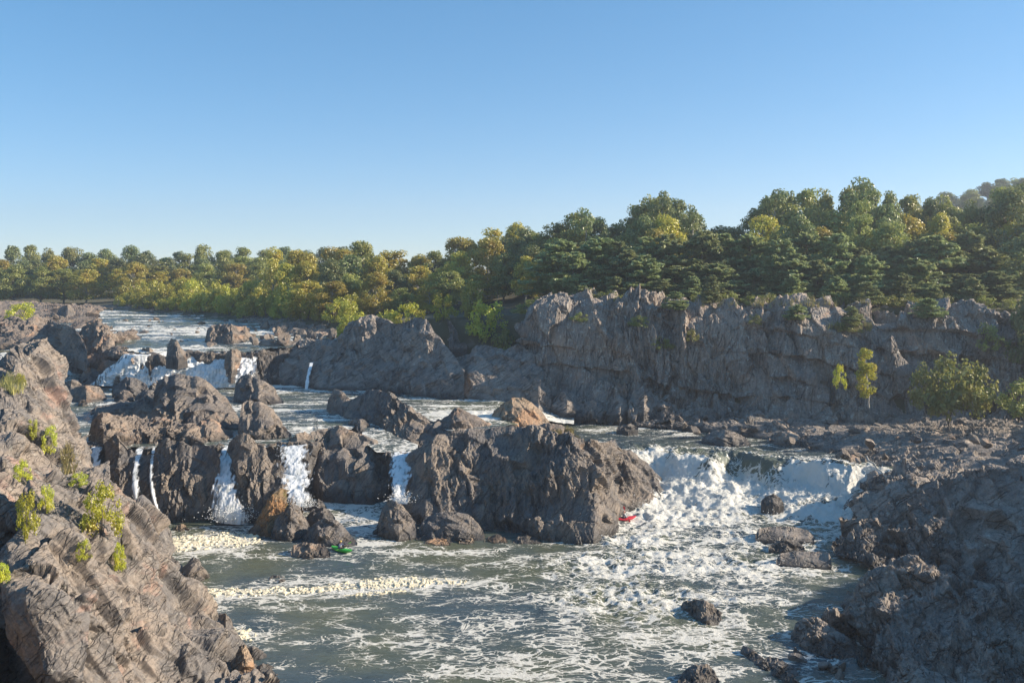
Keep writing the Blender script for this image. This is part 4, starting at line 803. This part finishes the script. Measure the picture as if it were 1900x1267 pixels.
def tree_meshes(kind, seed, leaf, bark):
    """unit-ish tree: returns crown mesh, trunk mesh, height and width in metres"""
    rng = np.random.RandomState(seed); tubes = []
    if kind == 'broad' or kind == 'open' or kind == 'slim':
        H = {'broad': 15., 'open': 16., 'slim': 15.}[kind]; Wd = {'broad': 5.2, 'open': 5.0, 'slim': 3.1}[kind]
        lean = rng.randn(2) * .5
        trunk = [(0, 0, -1.2)] + [(lean[0] * t + .15 * rng.randn(), lean[1] * t + .15 * rng.randn(), H * .88 * t) for t in np.linspace(.02, 1, 8)]
        tubes.append(tube_np(trunk, np.linspace(.30, .05, 9)))
        nc = {'broad': 64, 'open': 34, 'slim': 40}[kind]; C, Nn = [], []
        for i in range(nc):
            t = rng.uniform(.16 if kind != 'open' else .34, 1.0)
            prof = math.sin(min(1, (t - .08) / .92) ** .75 * math.pi) ** .6 if t < .98 else .25
            prof = max(prof, .22)
            an = rng.uniform(0, 6.283); rr = Wd * prof * math.sqrt(rng.uniform(.12, 1)) * rng.uniform(.75, 1.12)
            c = np.array([lean[0] * t + rr * math.cos(an), lean[1] * t + rr * math.sin(an), H * t * .95 + rng.randn() * .3])
            cr = rng.uniform(.75, 1.55) * (1.15 if kind == 'broad' else 1.0)
            if rr > .8 and i % 2 == 0:
                b0 = np.array([lean[0] * t * .7, lean[1] * t * .7, max(1.5, H * t * .95 - rr * .9)])
                tubes.append(tube_np([b0, b0 * .5 + c * .5 + [0, 0, .35], c], [.11, .07, .025], 4))
            m = int(70 * cr ** 2 * {'broad': .95, 'open': .95, 'slim': .95}[kind])
            d = rng.randn(m, 3); d /= np.linalg.norm(d, axis=1, keepdims=True)
            r = cr * rng.uniform(.45, 1.08, m)[:, None] ** .6
            p = c + d * r * np.array([1.1, 1.1, .78])
            C.append(p); nn = d + np.array([0, 0, .45]) + rng.randn(m, 3) * .65; Nn.append(nn / np.linalg.norm(nn, axis=1, keepdims=True))
        V, Q = leaf_quads(np.concatenate(C), np.concatenate(Nn), .40, rng)
    elif kind == 'pine':
        H, Wd = 12., 3.6; lean = rng.randn(2) * .5
        trunk = [(0, 0, -1.2)] + [(lean[0] * t ** 2, lean[1] * t ** 2, H * .97 * t) for t in np.linspace(.02, 1, 7)]
        tubes.append(tube_np(trunk, np.linspace(.22, .03, 8)))
        C, Nn = [], []
        lev = np.sort(rng.uniform(.14, .985, 50))
        for t in lev:
            L0 = Wd * (1 - t) ** .62 * (.55 + .45 * min(1, (t - .05) / .22)) + .3
            for b in range(rng.randint(2, 4)):
                an = rng.uniform(0, 6.283); L = L0 * rng.uniform(.5, 1.2); rise = rng.uniform(-.08, .45)
                base = np.array([lean[0] * t * t, lean[1] * t * t, H * .97 * t]); dr = np.array([math.cos(an), math.sin(an), rise])
                tip = base + dr * L; tubes.append(tube_np([base, base + dr * L * .5 - [0, 0, .06], tip], [.05, .035, .012], 3))
                m = int(16 + 30 * L); q = rng.uniform(.22, 1.05, m) ** .7
                side = np.cross(dr, [0, 0, 1.0]); wd = .34 * L * (1.1 - .55 * q) * rng.uniform(-1, 1, m)
                p = base + dr * (L * q)[:, None] + side * wd[:, None] + np.stack([0 * q, 0 * q, rng.randn(m) * .17 + .06], -1)
                C.append(p); nn = np.array([0, 0, .8]) + rng.randn(m, 3) * .75; Nn.append(nn / np.linalg.norm(nn, axis=1, keepdims=True))
        V, Q = leaf_quads(np.concatenate(C), np.concatenate(Nn), .36, rng, 1.6)
    else:                                                # bush
        H, Wd = 4., 2.6; C, Nn = [], []
        for i in range(7):
            an = rng.uniform(0, 6.283); tubes.append(tube_np([(0, 0, -.5), (.5 * math.cos(an), .5 * math.sin(an), 1.4), (1.3 * math.cos(an), 1.3 * math.sin(an), 3.0)], [.06, .045, .015], 4))
        for i in range(30):
            an = rng.uniform(0, 6.283); t = rng.uniform(.06, 1); rr = Wd * math.sqrt(max(.04, 1 - (t - .3) ** 2 / .55)) * math.sqrt(rng.uniform(.05, 1))
            c = np.array([rr * math.cos(an), rr * math.sin(an), H * t * .92]); cr = rng.uniform(.4, .85); m = int(125 * cr ** 2)
            d = rng.randn(m, 3); d /= np.linalg.norm(d, axis=1, keepdims=True)
            C.append(c + d * cr * rng.uniform(.45, 1.1, m)[:, None]); nn = d + np.array([0, 0, .5]) + rng.randn(m, 3) * .7; Nn.append(nn / np.linalg.norm(nn, axis=1, keepdims=True))
        V, Q = leaf_quads(np.concatenate(C), np.concatenate(Nn), .27, rng)
    crown = mesh_np("crown", V, Q, leaf); tv, tq = join(tubes); trunk = mesh_np("trunk", tv, tq, bark, True)
    H = V[:, 2].max(); W = np.percentile(np.hypot(V[:, 0], V[:, 1]), 97)
    return crown, trunk, H, W
PROTO = {}
for key, kind, leaf, bark, n in [("green", 'broad', L_GREEN, M_BARK, 3), ("dark", 'broad', L_DARK, M_BARK, 3), ("yellow", 'broad', L_YELL, M_PALEBARK, 3), ("open", 'open', L_DARK, M_PALEBARK, 2),
                                 ("slim", 'slim', L_GREEN, M_BARK, 2), ("slimy", 'slim', L_YELL, M_PALEBARK, 2), ("sapling", 'slim', L_BRIGHT, M_PALEBARK, 1), ("pine", 'pine', L_PINE, M_BARK, 4), ("bush", 'bush', L_BUSH, M_BARK, 3), ("dbush", 'bush', L_GREEN, M_BARK, 2), ("bright", 'bush', L_BRIGHT, M_BARK, 2)]:
    PROTO[key] = [tree_meshes(kind, 500 + 17 * i + len(key) * 7 + ord(key[0]), leaf, bark) for i in range(n)]
FIRST = {}
TR = random.Random(5)
NAMES = {"pine": ("pine_tree", "pine tree"), "bush": ("shrub", "shrub"), "dbush": ("shrub", "shrub"), "bright": ("shrub", "shrub")}
def plant(key, loc, height, width, label, group=None, rot=None, name=None, cat=None):
    i = TR.randrange(len(PROTO[key])); crown, trunk, H, W = PROTO[key][i]
    nm, ct = NAMES.get(key, ("tree", "tree")); nm = name or nm; ct = cat or ct
    if (key, i, nm) not in FIRST:
        root = bpy.data.objects.new(nm, None); COL.objects.link(root)
        c = link("crown" if ct != "shrub" else "foliage", crown, root); t = link("trunk" if ct != "shrub" else "stem", trunk, root)
        FIRST[(key, i, nm)] = (root, c, t)
    else:
        r0, c0, t0 = FIRST[(key, i, nm)]
        root = r0.copy(); COL.objects.link(root)
        for ch in (c0, t0):
            d = ch.copy(); COL.objects.link(d); d.parent = root
        if "group" in root: del root["group"]
    root.location = loc; root.rotation_euler = (0, 0, TR.uniform(0, 6.283) if rot is None else rot)
    s = height / H; root.scale = (width / W, width / W, s)
    return tag(root, label, ct, group)
SKY = np.array([(-80, 455), (0, 455), (60, 452), (130, 455), (190, 458), (215, 457), (260, 446), (285, 452), (300, 470), (330, 455), (400, 447), (440, 452), (490, 450), (520, 455), (560, 458), (600, 443), (620, 452), (680, 437), (715, 450), (735, 462), (800, 466), (822, 452),
                (850, 432), (880, 440), (900, 412), (935, 405), (965, 412), (1000, 418), (1020, 410), (1060, 392), (1085, 388), (1110, 400), (1150, 408), (1175, 388), (1190, 365), (1215, 352), (1245, 356), (1285, 380), (1305, 405), (1350, 410), (1375, 402), (1395, 378), (1440, 346), (1490, 332),
                (1540, 345), (1570, 338), (1600, 328), (1640, 334), (1675, 352), (1700, 362), (1740, 356), (1790, 366), (1830, 372), (1860, 340), (1900, 330), (2000, 330)], float)
sky_y = lambda px: float(np.interp(px, SKY[:, 0], SKY[:, 1]))
def put(key, px, top, Y, wpx, label, group, base=None, **kw):
    """tree standing on the ground at depth Y whose top is at row top"""
    x = (px - CX) / F * Y; z0 = float(ground(x, Y)) if base is None else base
    zt = CH - (top - HY) / F * Y
    return plant(key, (x, Y, z0), max(zt - z0, 1.2), wpx / F * Y * .5, label, group, **kw)
G1 = "trees in the far wood across the upper river"
lab = {"green": "mid green broadleaf tree in the far wood across the upper river", "dark": "dark green broadleaf tree in the far wood across the upper river", "yellow": "yellowing broadleaf tree in the far wood across the upper river", "slim": "slim green tree in the far wood across the upper river", "slimy": "slim yellowing tree in the far wood across the upper river"}
for r, (Y0, st, off) in enumerate([(345, 36, 0), (318, 38, 16), (292, 44, 34)]):
    for px in np.arange(-230, 700 - r * 90, st):
        px = px + TR.uniform(-9, 9)
        key = TR.choice([["dark", "green", "dark", "green"], ["green", "yellow", "dark", "slim"], ["yellow", "green", "slimy", "yellow", "green"]][r])
        put(key, px, sky_y(px) + off + TR.uniform(0, 14), Y0 + TR.uniform(-8, 8), TR.uniform(50, 78), lab[key], G1 + ", " + key)
G2 = "bushes along the upper river shore"
for k, (dy, st, tb) in enumerate([(20, 26, 520), (9, 24, 534), (3, 24, 546)]):
    for px in np.arange(236, 650, st):
        px = px + TR.uniform(-7, 7); x0 = 0
        yy = float(np.interp(px, [236, 300, 420, 520, 640], [262, 246, 226, 205, 180]))
        put("bush", px, tb + TR.uniform(-6, 10) + (px - 400) * .02, yy + dy, TR.uniform(36, 54), "yellow green bush in the thicket along the upper river shore", G2)
G3 = "trees behind the shaded bank"
lab3 = {"yellow": "golden green tree rising behind the shaded rock bank", "slimy": "slim golden tree rising behind the shaded rock bank", "green": "green tree rising behind the shaded rock bank", "dark": "dark tree rising behind the shaded rock bank"}
for r, (Y0, st, off) in enumerate([(232, 34, 0), (212, 40, 26), (196, 46, 58)]):
    for px in np.arange(505 + 30 * r, 985, st):
        px = px + TR.uniform(-8, 8)
        key = TR.choice([["yellow", "slimy", "green", "yellow"], ["yellow", "yellow", "dark", "slimy"], ["yellow", "green", "yellow"]][r])
        put(key, px, sky_y(px) + off + TR.uniform(0, 14), Y0 + TR.uniform(-5, 5), TR.uniform(58, 92), lab3[key], G3 + ", " + key)
for i, (px, top, Y, wp, key, lb) in enumerate([(760, 560, 170, 60, "bright", "bright yellow green shrub at the crest of the shaded bank, left of the taller one"), (822, 545, 168, 55, "bright", "taller bright yellow green shrub at the crest of the shaded bank"),
        (905, 555, 160, 84, "bright", "largest bright yellow green shrub hanging over the shaded gully"), (878, 518, 168, 52, "bush", "small golden shrub between the bright shrubs and the trees"), (660, 575, 172, 70, "bush", "yellow green shrub at the right end of the shore thicket"),
        (720, 572, 171, 50, "bush", "low olive shrub above the tilted bank fins"), (935, 600, 155, 60, "dbush", "dull green shrub in the shade under the largest bright shrub"), (980, 560, 156, 60, "dbush", "olive shrub at the cliff's left corner")]):
    put(key, px, top, Y, wp, lb, None)
def edge_y(px):
    Yv = np.arange(100, 200, .25); xe = (px - CX) / F * Yv
    return float(Yv[np.argmax(Yv >= np.interp(xe, ED[:, 0], ED[:, 1]))])
G4 = "trees on top of the far cliff"
lab4 = {"dark": "dark broadleaf tree at the back of the wood above the far cliff", "green": "green broadleaf tree at the back of the wood above the far cliff", "yellow": "yellow green broadleaf tree in the wood above the far cliff", "slim": "slim green tree in the wood above the far cliff"}
for r, (Y0, st, off) in enumerate([(52, 36, 0), (38, 44, 34), (27, 54, 62)]):
    for px in np.arange(965 + 20 * r, 1990, st):
        px = px + TR.uniform(-9, 9)
        key = TR.choice([["dark", "green", "dark", "green"], ["green", "yellow", "dark", "slim"], ["green", "yellow", "yellow", "dark"]][r])
        put(key, px, sky_y(px) + off + TR.uniform(0, 14), edge_y(px) + Y0 + TR.uniform(-4, 4), TR.uniform(72, 110), lab4[key], G4 + ", " + key)
put("open", 1225, 352, 186, 90, "tall dark open crowned tree standing highest above the middle of the cliff", None)
put("open", 1288, 378, 184, 60, "thin bare twigged tree just right of the tall open crowned tree", None)
put("open", 1612, 326, 180, 120, "tall dark open crowned tree on the skyline near the right", None)
put("open", 1440, 348, 182, 110, "wide dark tree at the left shoulder of the right hand skyline", None)
put("open", 1090, 384, 186, 80, "dark tree with loose twigs on the skyline above the cliff's left part", None)
G5 = "pines along the far cliff top"
for r, (Y0, st, tops) in enumerate([(18, 50, (425, 465)), (10, 46, (455, 510)), (4.5, 66, (500, 535))]):
    for px in np.arange(1045 + r * 17, 1850, st):
        px = px + TR.uniform(-10, 10)
        put("pine", px, TR.uniform(*tops), edge_y(px) + Y0 + TR.uniform(-2, 2), TR.uniform(95, 130) * (1, .85, .55)[r], "layered dark green pine on the far cliff top", G5)
for i, px in enumerate(np.arange(1000, 1960, 44)):
    put("dbush", px + TR.uniform(-12, 12), TR.uniform(536, 552), edge_y(px) + 1.5, TR.uniform(36, 60), "low olive shrub at the rim of the far cliff", "shrubs at the far cliff rim")
G6 = "trees on the distant hill"
for i in range(64):
    px = TR.uniform(1690, 2010); Y0 = TR.uniform(395, 520); x = (px - CX) / F * Y0; h = TR.uniform(12, 17)
    plant(TR.choice(["dark", "green", "dark"]), (x, Y0, float(ground(x, Y0))), h, TR.uniform(6, 8.5), "dark tree on the distant wooded hill at the right", G6)
# right edge of the picture and the wooded bank beyond it
for px, top, Y, wp, lb in [(1880, 345, 168, 120, "dark tree towering at the right edge, in front of the hill"), (1900, 430, 152, 150, "big dark tree at the right edge, below the towering one"), (1918, 545, 128.5, 100, "dark leafy tree overhanging the right end of the cliff"), (1840, 470, 160, 90, "pale yellow green tree left of the dark trees at the right edge")]:
    put("dark" if "dark" in lb else "yellow", px, top, Y, wp, lb, None)
for i, (px, top, Y, wp) in enumerate([(1760, 650, 117, 120), (1718, 668, 117.5, 70), (1815, 668, 115, 80), (1890, 700, 112, 80)]):
    put("dbush", px, top, Y, wp, ["big rounded green bush at the foot of the cliff, right of the yellow sapling", "left lobe bush beside the big rounded bush", "right lobe bush beside the big rounded bush", "green bush at the right edge below the overhanging tree"][i], None, base=CH - (([775, 760, 765, 775][i]) - HY) / F * Y)
put("sapling", 1612, 645, 123.5, 44, "bright yellow sapling catching the sun at the cliff foot", None, base=CH - (748 - HY) / F * 123.5)
put("bright", 1558, 674, 126, 26, "small yellow green sapling left of the bright yellow one", None, base=CH - (718 - HY) / F * 126)
for i, (x, y) in enumerate([(66, 62), (72, 76), (80, 88), (88, 100), (96, 112), (70, 52), (84, 72), (92, 90), (62, 44), (100, 100)]):
    plant(TR.choice(["dark", "green"]), (x + 2, y, float(ground(x + 2, y))), TR.uniform(6, 8.5), TR.uniform(3.2, 4.4), "broadleaf tree on the wooded right bank beside the shelf", "trees on the near right bank")
put("bright", 40, 560, 205, 56, "yellow green willow bush on the stony upper left bank", None, base=15.0)
for i, (px, py, hp, wp, Y, lb) in enumerate([(193, 985, 95, 66, 63.5, "largest yellow green shrub in a crack of the left cliff"), (48, 985, 85, 40, 54.5, "upright leafy shrub in a crack at the far left of the left cliff"), (222, 1055, 60, 24, 61, "narrow bright shrub below the largest one on the left cliff"),
        (44, 888, 44, 30, 62, "small yellow green shrub above the far left upright one"), (97, 838, 52, 26, 71, "upright leafy shrub in the middle of the left cliff"), (65, 810, 36, 22, 74, "small leafy shrub high on the left cliff"), (160, 1030, 36, 26, 57, "little shrub left of the narrow bright one"),
        (88, 940, 50, 28, 58.5, "small olive shrub beside the deep crack in the left cliff"), (40, 706, 20, 18, 88, "tiny shrub near the reddish block at the top of the left cliff"), (2, 1075, 40, 22, 48.5, "leafy sprig at the left picture edge"), (150, 900, 26, 34, 77, "low bush where the cliff dips towards the lower falls")]):
    q = surf(LEFT, px, py); Y = q[1]
    plant("bright", (q[0], q[1], q[2] - .1), hp / F * Y, wp / F * Y * .55, lb)

# plants on the cliff face and dry grass
for key, px, py, h, wd, lb in [("pine", 1718, 590, 44, 60, "small pine leaning out under the sunlit dome"), ("pine", 1318, 560, 60, 44, "young pale pine at the cliff rim between taller pines"), ("pine", 1480, 590, 34, 46, "small pine clinging to the cliff face below the rim"),
        ("pine", 1250, 575, 40, 50, "stubby pine on the cliff rim left of the young pale one"), ("dbush", 1190, 602, 22, 40, "shrub on a ledge high on the cliff's left half"), ("dbush", 1228, 640, 24, 44, "shrub on a lower ledge left of the cliff's middle"), ("dbush", 1280, 634, 28, 30, "shrub in a cleft in the middle of the cliff"),
        ("dbush", 1570, 612, 22, 60, "olive shrub on the grassy ledge in the right half of the cliff"), ("dbush", 1075, 590, 20, 36, "shrub near the top of the reddish cliff face"), ("pine", 1585, 600, 40, 40, "little pine above the grassy ledge"), ("dbush", 1400, 600, 22, 36, "shrub on the rim right of the middle of the cliff"), ("dbush", 1840, 640, 50, 60, "dark shrub on the slope at the cliff's right end")]:
    q = surf(FARC, px, py)
    plant(key, (q[0], q[1] + .2, q[2] - .3), h / F * q[1], wd / F * q[1] * .5, lb)
def grass(label, px, py, rx, ry, h, n, where, seed):
    rng = np.random.RandomState(seed); V = []
    for i in range(n // 12):
        a, r = rng.uniform(0, 6.283), math.sqrt(rng.rand())
        q = surf(where, px + rx * r * math.cos(a), py + ry * r * math.sin(a))
        for k in range(12):
            p = q + rng.randn(3) * np.array([.12, .12, .02]); t = rng.randn(2) * .3; hh = h * rng.uniform(.5, 1.2); w_ = rng.randn(2) * .02
            V += [p + [w_[0], w_[1], -.1], p - [w_[0], w_[1], .1], p + [t[0] * hh - w_[0] * .4, t[1] * hh, hh], p + [t[0] * hh + w_[0] * .4, t[1] * hh, hh]]
    V = np.array(V); c = V.mean(0)
    o = link("grass_tuft", mesh_np("grass_tuft", V - c, np.arange(len(V)).reshape(-1, 4), L_GRASS)); o.location = c
    tag(o, label, "grass", kind="stuff")
grass("dry yellow grass on the crest of the largest outcrop", 1050, 806, 34, 9, .55, 700, "low brown crest", 1)
grass("dry grass on the ledge by the reddish block at the top of the left cliff", 28, 712, 24, 14, .8, 500, LEFT, 2)
grass("dry grass in the gully where the left cliff dips", 128, 850, 14, 26, .6, 400, LEFT, 3)
grass("dry grass on the ledge in the right half of the far cliff", 1580, 606, 46, 7, .9, 600, FARC, 4)
grass("dry grass at the far cliff rim below the wood", 1440, 560, 200, 6, .9, 800, FARC, 5)

# ------------------------------------------------------------------ driftwood
def log(label, a, b, r, seed):
    rng = np.random.RandomState(seed); a, b = np.array(a), np.array(b)
    pts = [a + (b - a) * t + rng.randn(3) * .05 for t in np.linspace(0, 1, 7)]
    v, q = tube_np(pts, r * np.linspace(1, .55, 7), 8)
    tag(link("driftwood_log", mesh_np("driftwood_log", v, q, M_PALEBARK, True)), label, "log")
log("bare driftwood pole leaning on the brown boulder at the rapids lip", PZ(1606, 846, 5.4), PZ(1650, 890, 3.6), .13, 1)
log("thin bleached stick on the right bank shelf", PZ(1700, 800, 5.4), PZ(1745, 792, 5.5), .09, 2)
log("pale broken trunk standing at the left corner of the far cliff foot", PZ(1000, 690, 8.5), PZ(1020, 712, 6.6), .16, 3)

# ------------------------------------------------------------------ kayaks, paddlers, paddles
def gloss(name, col, rough=.35):
    T = NT(name); n = T.noise(T.mapped((1, 1, 1)), 6.0, 3)
    p = T.n("ShaderNodeBsdfPrincipled", in_Base_Color=T.mix(n, rgb(*[x * .85 for x in col]), rgb(*col)), in_Roughness=rough); return T.out(p.outputs[0])
M_SKIN = gloss("skin", (.52, .32, .23), .55); M_BLACK = gloss("black_neoprene", (.02, .02, .024), .6)
def xf(loc, yaw, roll=0):
    return Matrix.Translation(Vector(loc)) @ Matrix.Rotation(yaw, 4, 'Z') @ Matrix.Rotation(roll, 4, 'Y')
def child_bm(name, V, Q, mat, parent, smooth=True):
    return link(name, mesh_np(name, np.array(V), np.array(Q), mat, smooth), parent)
def kayak(loc, yaw, col, label, roll=0):
    root = bpy.data.objects.new("kayak", None); COL.objects.link(root); root.matrix_world = xf(loc, yaw, roll)
    m = gloss("kayak_plastic", col); n, kk = 31, 18
    t = np.linspace(-1, 1, n); a = np.linspace(0, 2 * math.pi, kk, endpoint=False)
    w_ = .33 * (1 - np.abs(t) ** 2.4) ** .55 + .012; rk = .20 * np.abs(t) ** 2.4
    hb = .15 * (1 - np.abs(t) ** 4) + .02; ht = .17 * (1 - .7 * t ** 2) * (1 - np.abs(t) ** 6) + .02
    V = np.stack([np.sign(np.cos(a))[None] * np.abs(np.cos(a))[None] ** .75 * w_[:, None], (t * 1.32)[:, None] + 0 * a[None], rk[:, None] + np.where(np.sin(a) > 0, ht[:, None], hb[:, None]) * np.sign(np.sin(a)) * np.abs(np.sin(a)) ** .8], -1).reshape(-1, 3)
    Q = [(i * kk + j, i * kk + (j + 1) % kk, (i + 1) * kk + (j + 1) % kk, (i + 1) * kk + j) for i in range(n - 1) for j in range(kk)]
    child_bm("hull", V, Q, m, root)
    b = np.linspace(0, 2 * math.pi, 25); ring = [(.23 * math.cos(x), -.08 + .40 * math.sin(x), .19 - .02 * math.sin(x) ** 2) for x in b]
    v, q = tube_np(ring, np.full(25, .022), 8); child_bm("cockpit_rim", v, q, M_BLACK, root)
    V = [(r * .23 * math.cos(x), -.08 + r * .40 * math.sin(x), .19 + .07 * (1 - r * r)) for r in (1, .7, .4, .1) for x in b[:-1]]
    Q = [(i * 24 + j, i * 24 + (j + 1) % 24, (i + 1) * 24 + (j + 1) % 24, (i + 1) * 24 + j) for i in range(3) for j in range(24)]
    child_bm("spray_skirt", V, Q, M_BLACK, root)
    for s_ in (-1, 1):
        v, q = tube_np([(.05, s_ * 1.10, .25), (.03, s_ * 1.18, .31), (-.03, s_ * 1.18, .31), (-.05, s_ * 1.10, .25)], np.full(4, .012), 6); child_bm("grab_loop", v, q, M_BLACK, root)
    return tag(root, label, "kayak")
def skinned(name, verts, edges, mat, parent=None, sub=2):
    me = bpy.data.meshes.new(name); me.from_pydata([v[:3] for v in verts], edges, []); me.materials.append(mat)
    o = link(name, me, parent); md = o.modifiers.new("skin", 'SKIN'); md.use_smooth_shade = True
    for i, v in enumerate(verts):
        sv = me.skin_vertices[0].data[i]; sv.radius = (v[3], v[3] * (v[4] if len(v) > 4 else 1)); sv.use_root = i == 0
    sb = o.modifiers.new("subsurf", 'SUBSURF'); sb.levels = sub; sb.render_levels = sub
    return o
def person(loc, yaw, jacket, vest, helmet, label, hands, lean=0):
    V = [(0, 0, .08, .16, .8), (0, .02, .28, .135, .8), (0, .04, .46, .16, .72), (0, .05, .60, .075), (0, .065, .67, .055), (0, .085, .76, .098, .85), (0, .08, .86, .085), (0, .185, .745, .022)]
    E = [(0, 1), (1, 2), (2, 3), (3, 4), (4, 5), (5, 6), (5, 7)]; arms = []
    for s_, h in zip((1, -1), hands):
        h = np.array(h); sh = np.array([s_ * .19, .045, .545]); el = (sh + h) / 2 + np.array([s_ * .10, -.02, -.12]); i = len(V)
        V += [(*sh, .072), (*el, .05), (*(el + (h - el) * .80), .035), (*h, .040, .55)]
        E += [(2, i), (i, i + 1), (i + 1, i + 2), (i + 2, i + 3)]; arms.append((sh, el, el + (h - el) * .78))
        d = (h - el) / np.linalg.norm(h - el)
        for f, (off, L) in enumerate([(-.03, .052), (-.010, .060), (.010, .056), (.03, .044)]):
            j = len(V); p = h + np.array([0, 0, off]) + d * .045; V += [(*p, .010), (*(p + d * L * .6 + np.array([-s_ * .012, 0, 0])), .0095), (*(p + d * L * .7 + np.array([-s_ * .045, 0, -.01])), .008)]
            E += [(i + 3, j), (j, j + 1), (j + 1, j + 2)]
        j = len(V); V += [(*(h + np.array([-s_ * .035, .01, .025])), .012), (*(h + np.array([-s_ * .06, .04, .03])), .010)]; E += [(i + 3, j), (j, j + 1)]
    for s_ in (1, -1):
        i = len(V); V += [(s_ * .10, .08, .07, .09), (s_ * .17, .48, .10, .065), (s_ * .10, .84, .04, .045), (s_ * .10, .95, .05, .035)]; E += [(0, i), (i, i + 1), (i + 1, i + 2), (i + 2, i + 3)]
    o = skinned("person", V, E, M_SKIN); o.matrix_world = xf(loc, yaw, lean)
    JV = [(0, .0, .16, .165, .8), (0, .02, .28, .155, .8), (0, .04, .46, .178, .74), (0, .05, .585, .09)]; JE = [(0, 1), (1, 2), (2, 3)]
    for sh, el, wr in arms:
        i = len(JV); JV += [(*sh, .085), (*el, .062), (*wr, .046)]; JE += [(2, i), (i, i + 1), (i + 1, i + 2)]
    skinned("jacket", JV, JE, gloss("jacket_fabric", jacket, .7), o)
    skinned("life_vest", [(0, .02, .25, .178, .85), (0, .04, .40, .195, .82), (0, .045, .52, .175, .72)], [(0, 1), (1, 2)], gloss("vest_fabric", vest, .75), o)
    V, Q = [], []; kk = 20
    for i, r in enumerate(np.linspace(0, 1.75, 9)):
        for j in range(kk):
            a = j * 2 * math.pi / kk; f = 1.0 if math.sin(a) < .3 else (.82 if i > 6 else 1.0)
            V.append((.118 * math.sin(r) * math.cos(a), .075 + .14 * math.sin(r) * math.sin(a), .80 + .12 * math.cos(r * f)))
    Q = [(i * kk + j, (i + 1) * kk + j, (i + 1) * kk + (j + 1) % kk, i * kk + (j + 1) % kk) for i in range(8) for j in range(kk)]
    hm = child_bm("helmet", V, Q, gloss("helmet_shell", helmet, .3), o)
    for s_ in (1, -1):
        v, q = tube_np([(s_ * .035, .172, .775), (s_ * .035, .180, .775), (s_ * .035, .184, .775)], [.014, .012, .002], 8); child_bm("eye", v, q, M_BLACK, o)
    return tag(o, label, "person")
def paddle(loc, yaw, lean, ends, col, label):
    root = bpy.data.objects.new("paddle", None); COL.objects.link(root); root.matrix_world = xf(loc, yaw, lean)
    a, b = np.array(ends[0], float), np.array(ends[1], float); d = (b - a) / np.linalg.norm(b - a); L = .97
    c = (a + b) / 2; v, q = tube_np([c - d * L * .72, c, c + d * L * .72], [.016] * 3, 8); child_bm("shaft", v, q, M_BLACK, root)
    m = gloss("paddle_blade", col)
    for s_ in (-1, 1):
        n = np.cross(d, [0, 1, .2]); n /= np.linalg.norm(n); u = np.cross(d, n); V = []
        ts = np.linspace(0, 1, 9); wv = [.03, .075, .095, .105, .108, .105, .095, .07, .02]
        for side in (-1, 1):
            for t_, w_ in zip(ts, wv):
                for e in (-1, 0, 1): V.append(c + s_ * d * (L * .68 + t_ * .46) + u * w_ * e + n * (side * .009 + .03 * (t_ ** 2)))
        Q = []
        for sd in (0, 27):
            for i in range(8):
                for j in range(2): k = sd + i * 3 + j; Q.append((k, k + 1, k + 4, k + 3))
        for i in range(8):
            for j in (0, 2): k = i * 3 + j; Q.append((k, k + 3, k + 30, k + 27))
        child_bm("blade", V, Q, m, root)
    return tag(root, label, "paddle")
def paddler(px, py, yaw, z, kcol, jk, vs, hl, bl, hands, labs, roll=0):
    p = PZ(px, py, z + .12); kayak(p, yaw, kcol, labs[0], roll)
    q = Vector(p) + Matrix.Rotation(yaw, 3, 'Z') @ Vector((0, -.22, -.02))
    person(q, yaw, jk, vs, hl, labs[1], hands, roll)
    paddle(q, yaw, roll, [np.array(hands[1]) + [0, .06, 0], np.array(hands[0]) + [0, .06, 0]], bl, labs[2])
paddler(634, 1020, R(-122), .0, (.06, .55, .05), (.03, .05, .12), (.25, .27, .30), (.75, .50, .12), (.25, .75, .08), [(.26, .36, .36), (-.26, .36, .42)],
        ["bright green whitewater kayak by the low brown rock", "person in a yellow helmet and dark jacket sitting in the green kayak", "paddle with lime blades held over the green kayak"])
zr = float(pool_h(np.array([11.5]), np.array([97.5]))[0][0]) + .15
paddler(1160, 962, R(-70), zr, (.62, .03, .05), (.30, .34, .42), (.45, .47, .52), (.60, .30, .24), (.70, .03, .03), [(.30, .30, .30), (-.22, .34, .62)],
        ["red whitewater kayak in the foam at the right foot of the largest outcrop", "person in a grey blue jacket sitting in the red kayak", "paddle with raised red blade held over the red kayak"], R(4))

# ------------------------------------------------------------------ haze
hz = bpy.data.meshes.new("haze"); bm = bmesh.new(); bmesh.ops.create_cube(bm, size=1.0)
for v in bm.verts: v.co = (v.co.x * 2700, 550 + v.co.y * 1800, 55 + v.co.z * 140)
bm.to_mesh(hz); bm.free()
hm_ = bpy.data.materials.new("haze"); hm_.use_nodes = True; hn = hm_.node_tree.nodes; hn.clear()
pv = hn.new("ShaderNodeVolumePrincipled"); pv.inputs["Color"].default_value = (.86, .91, 1, 1); pv.inputs["Density"].default_value = HAZE
pv.inputs["Anisotropy"].default_value = .3
hm_.node_tree.links.new(pv.outputs[0], hn.new("ShaderNodeOutputMaterial").inputs["Volume"])
hz.materials.append(hm_); tag(link("haze", hz), kind="stuff")
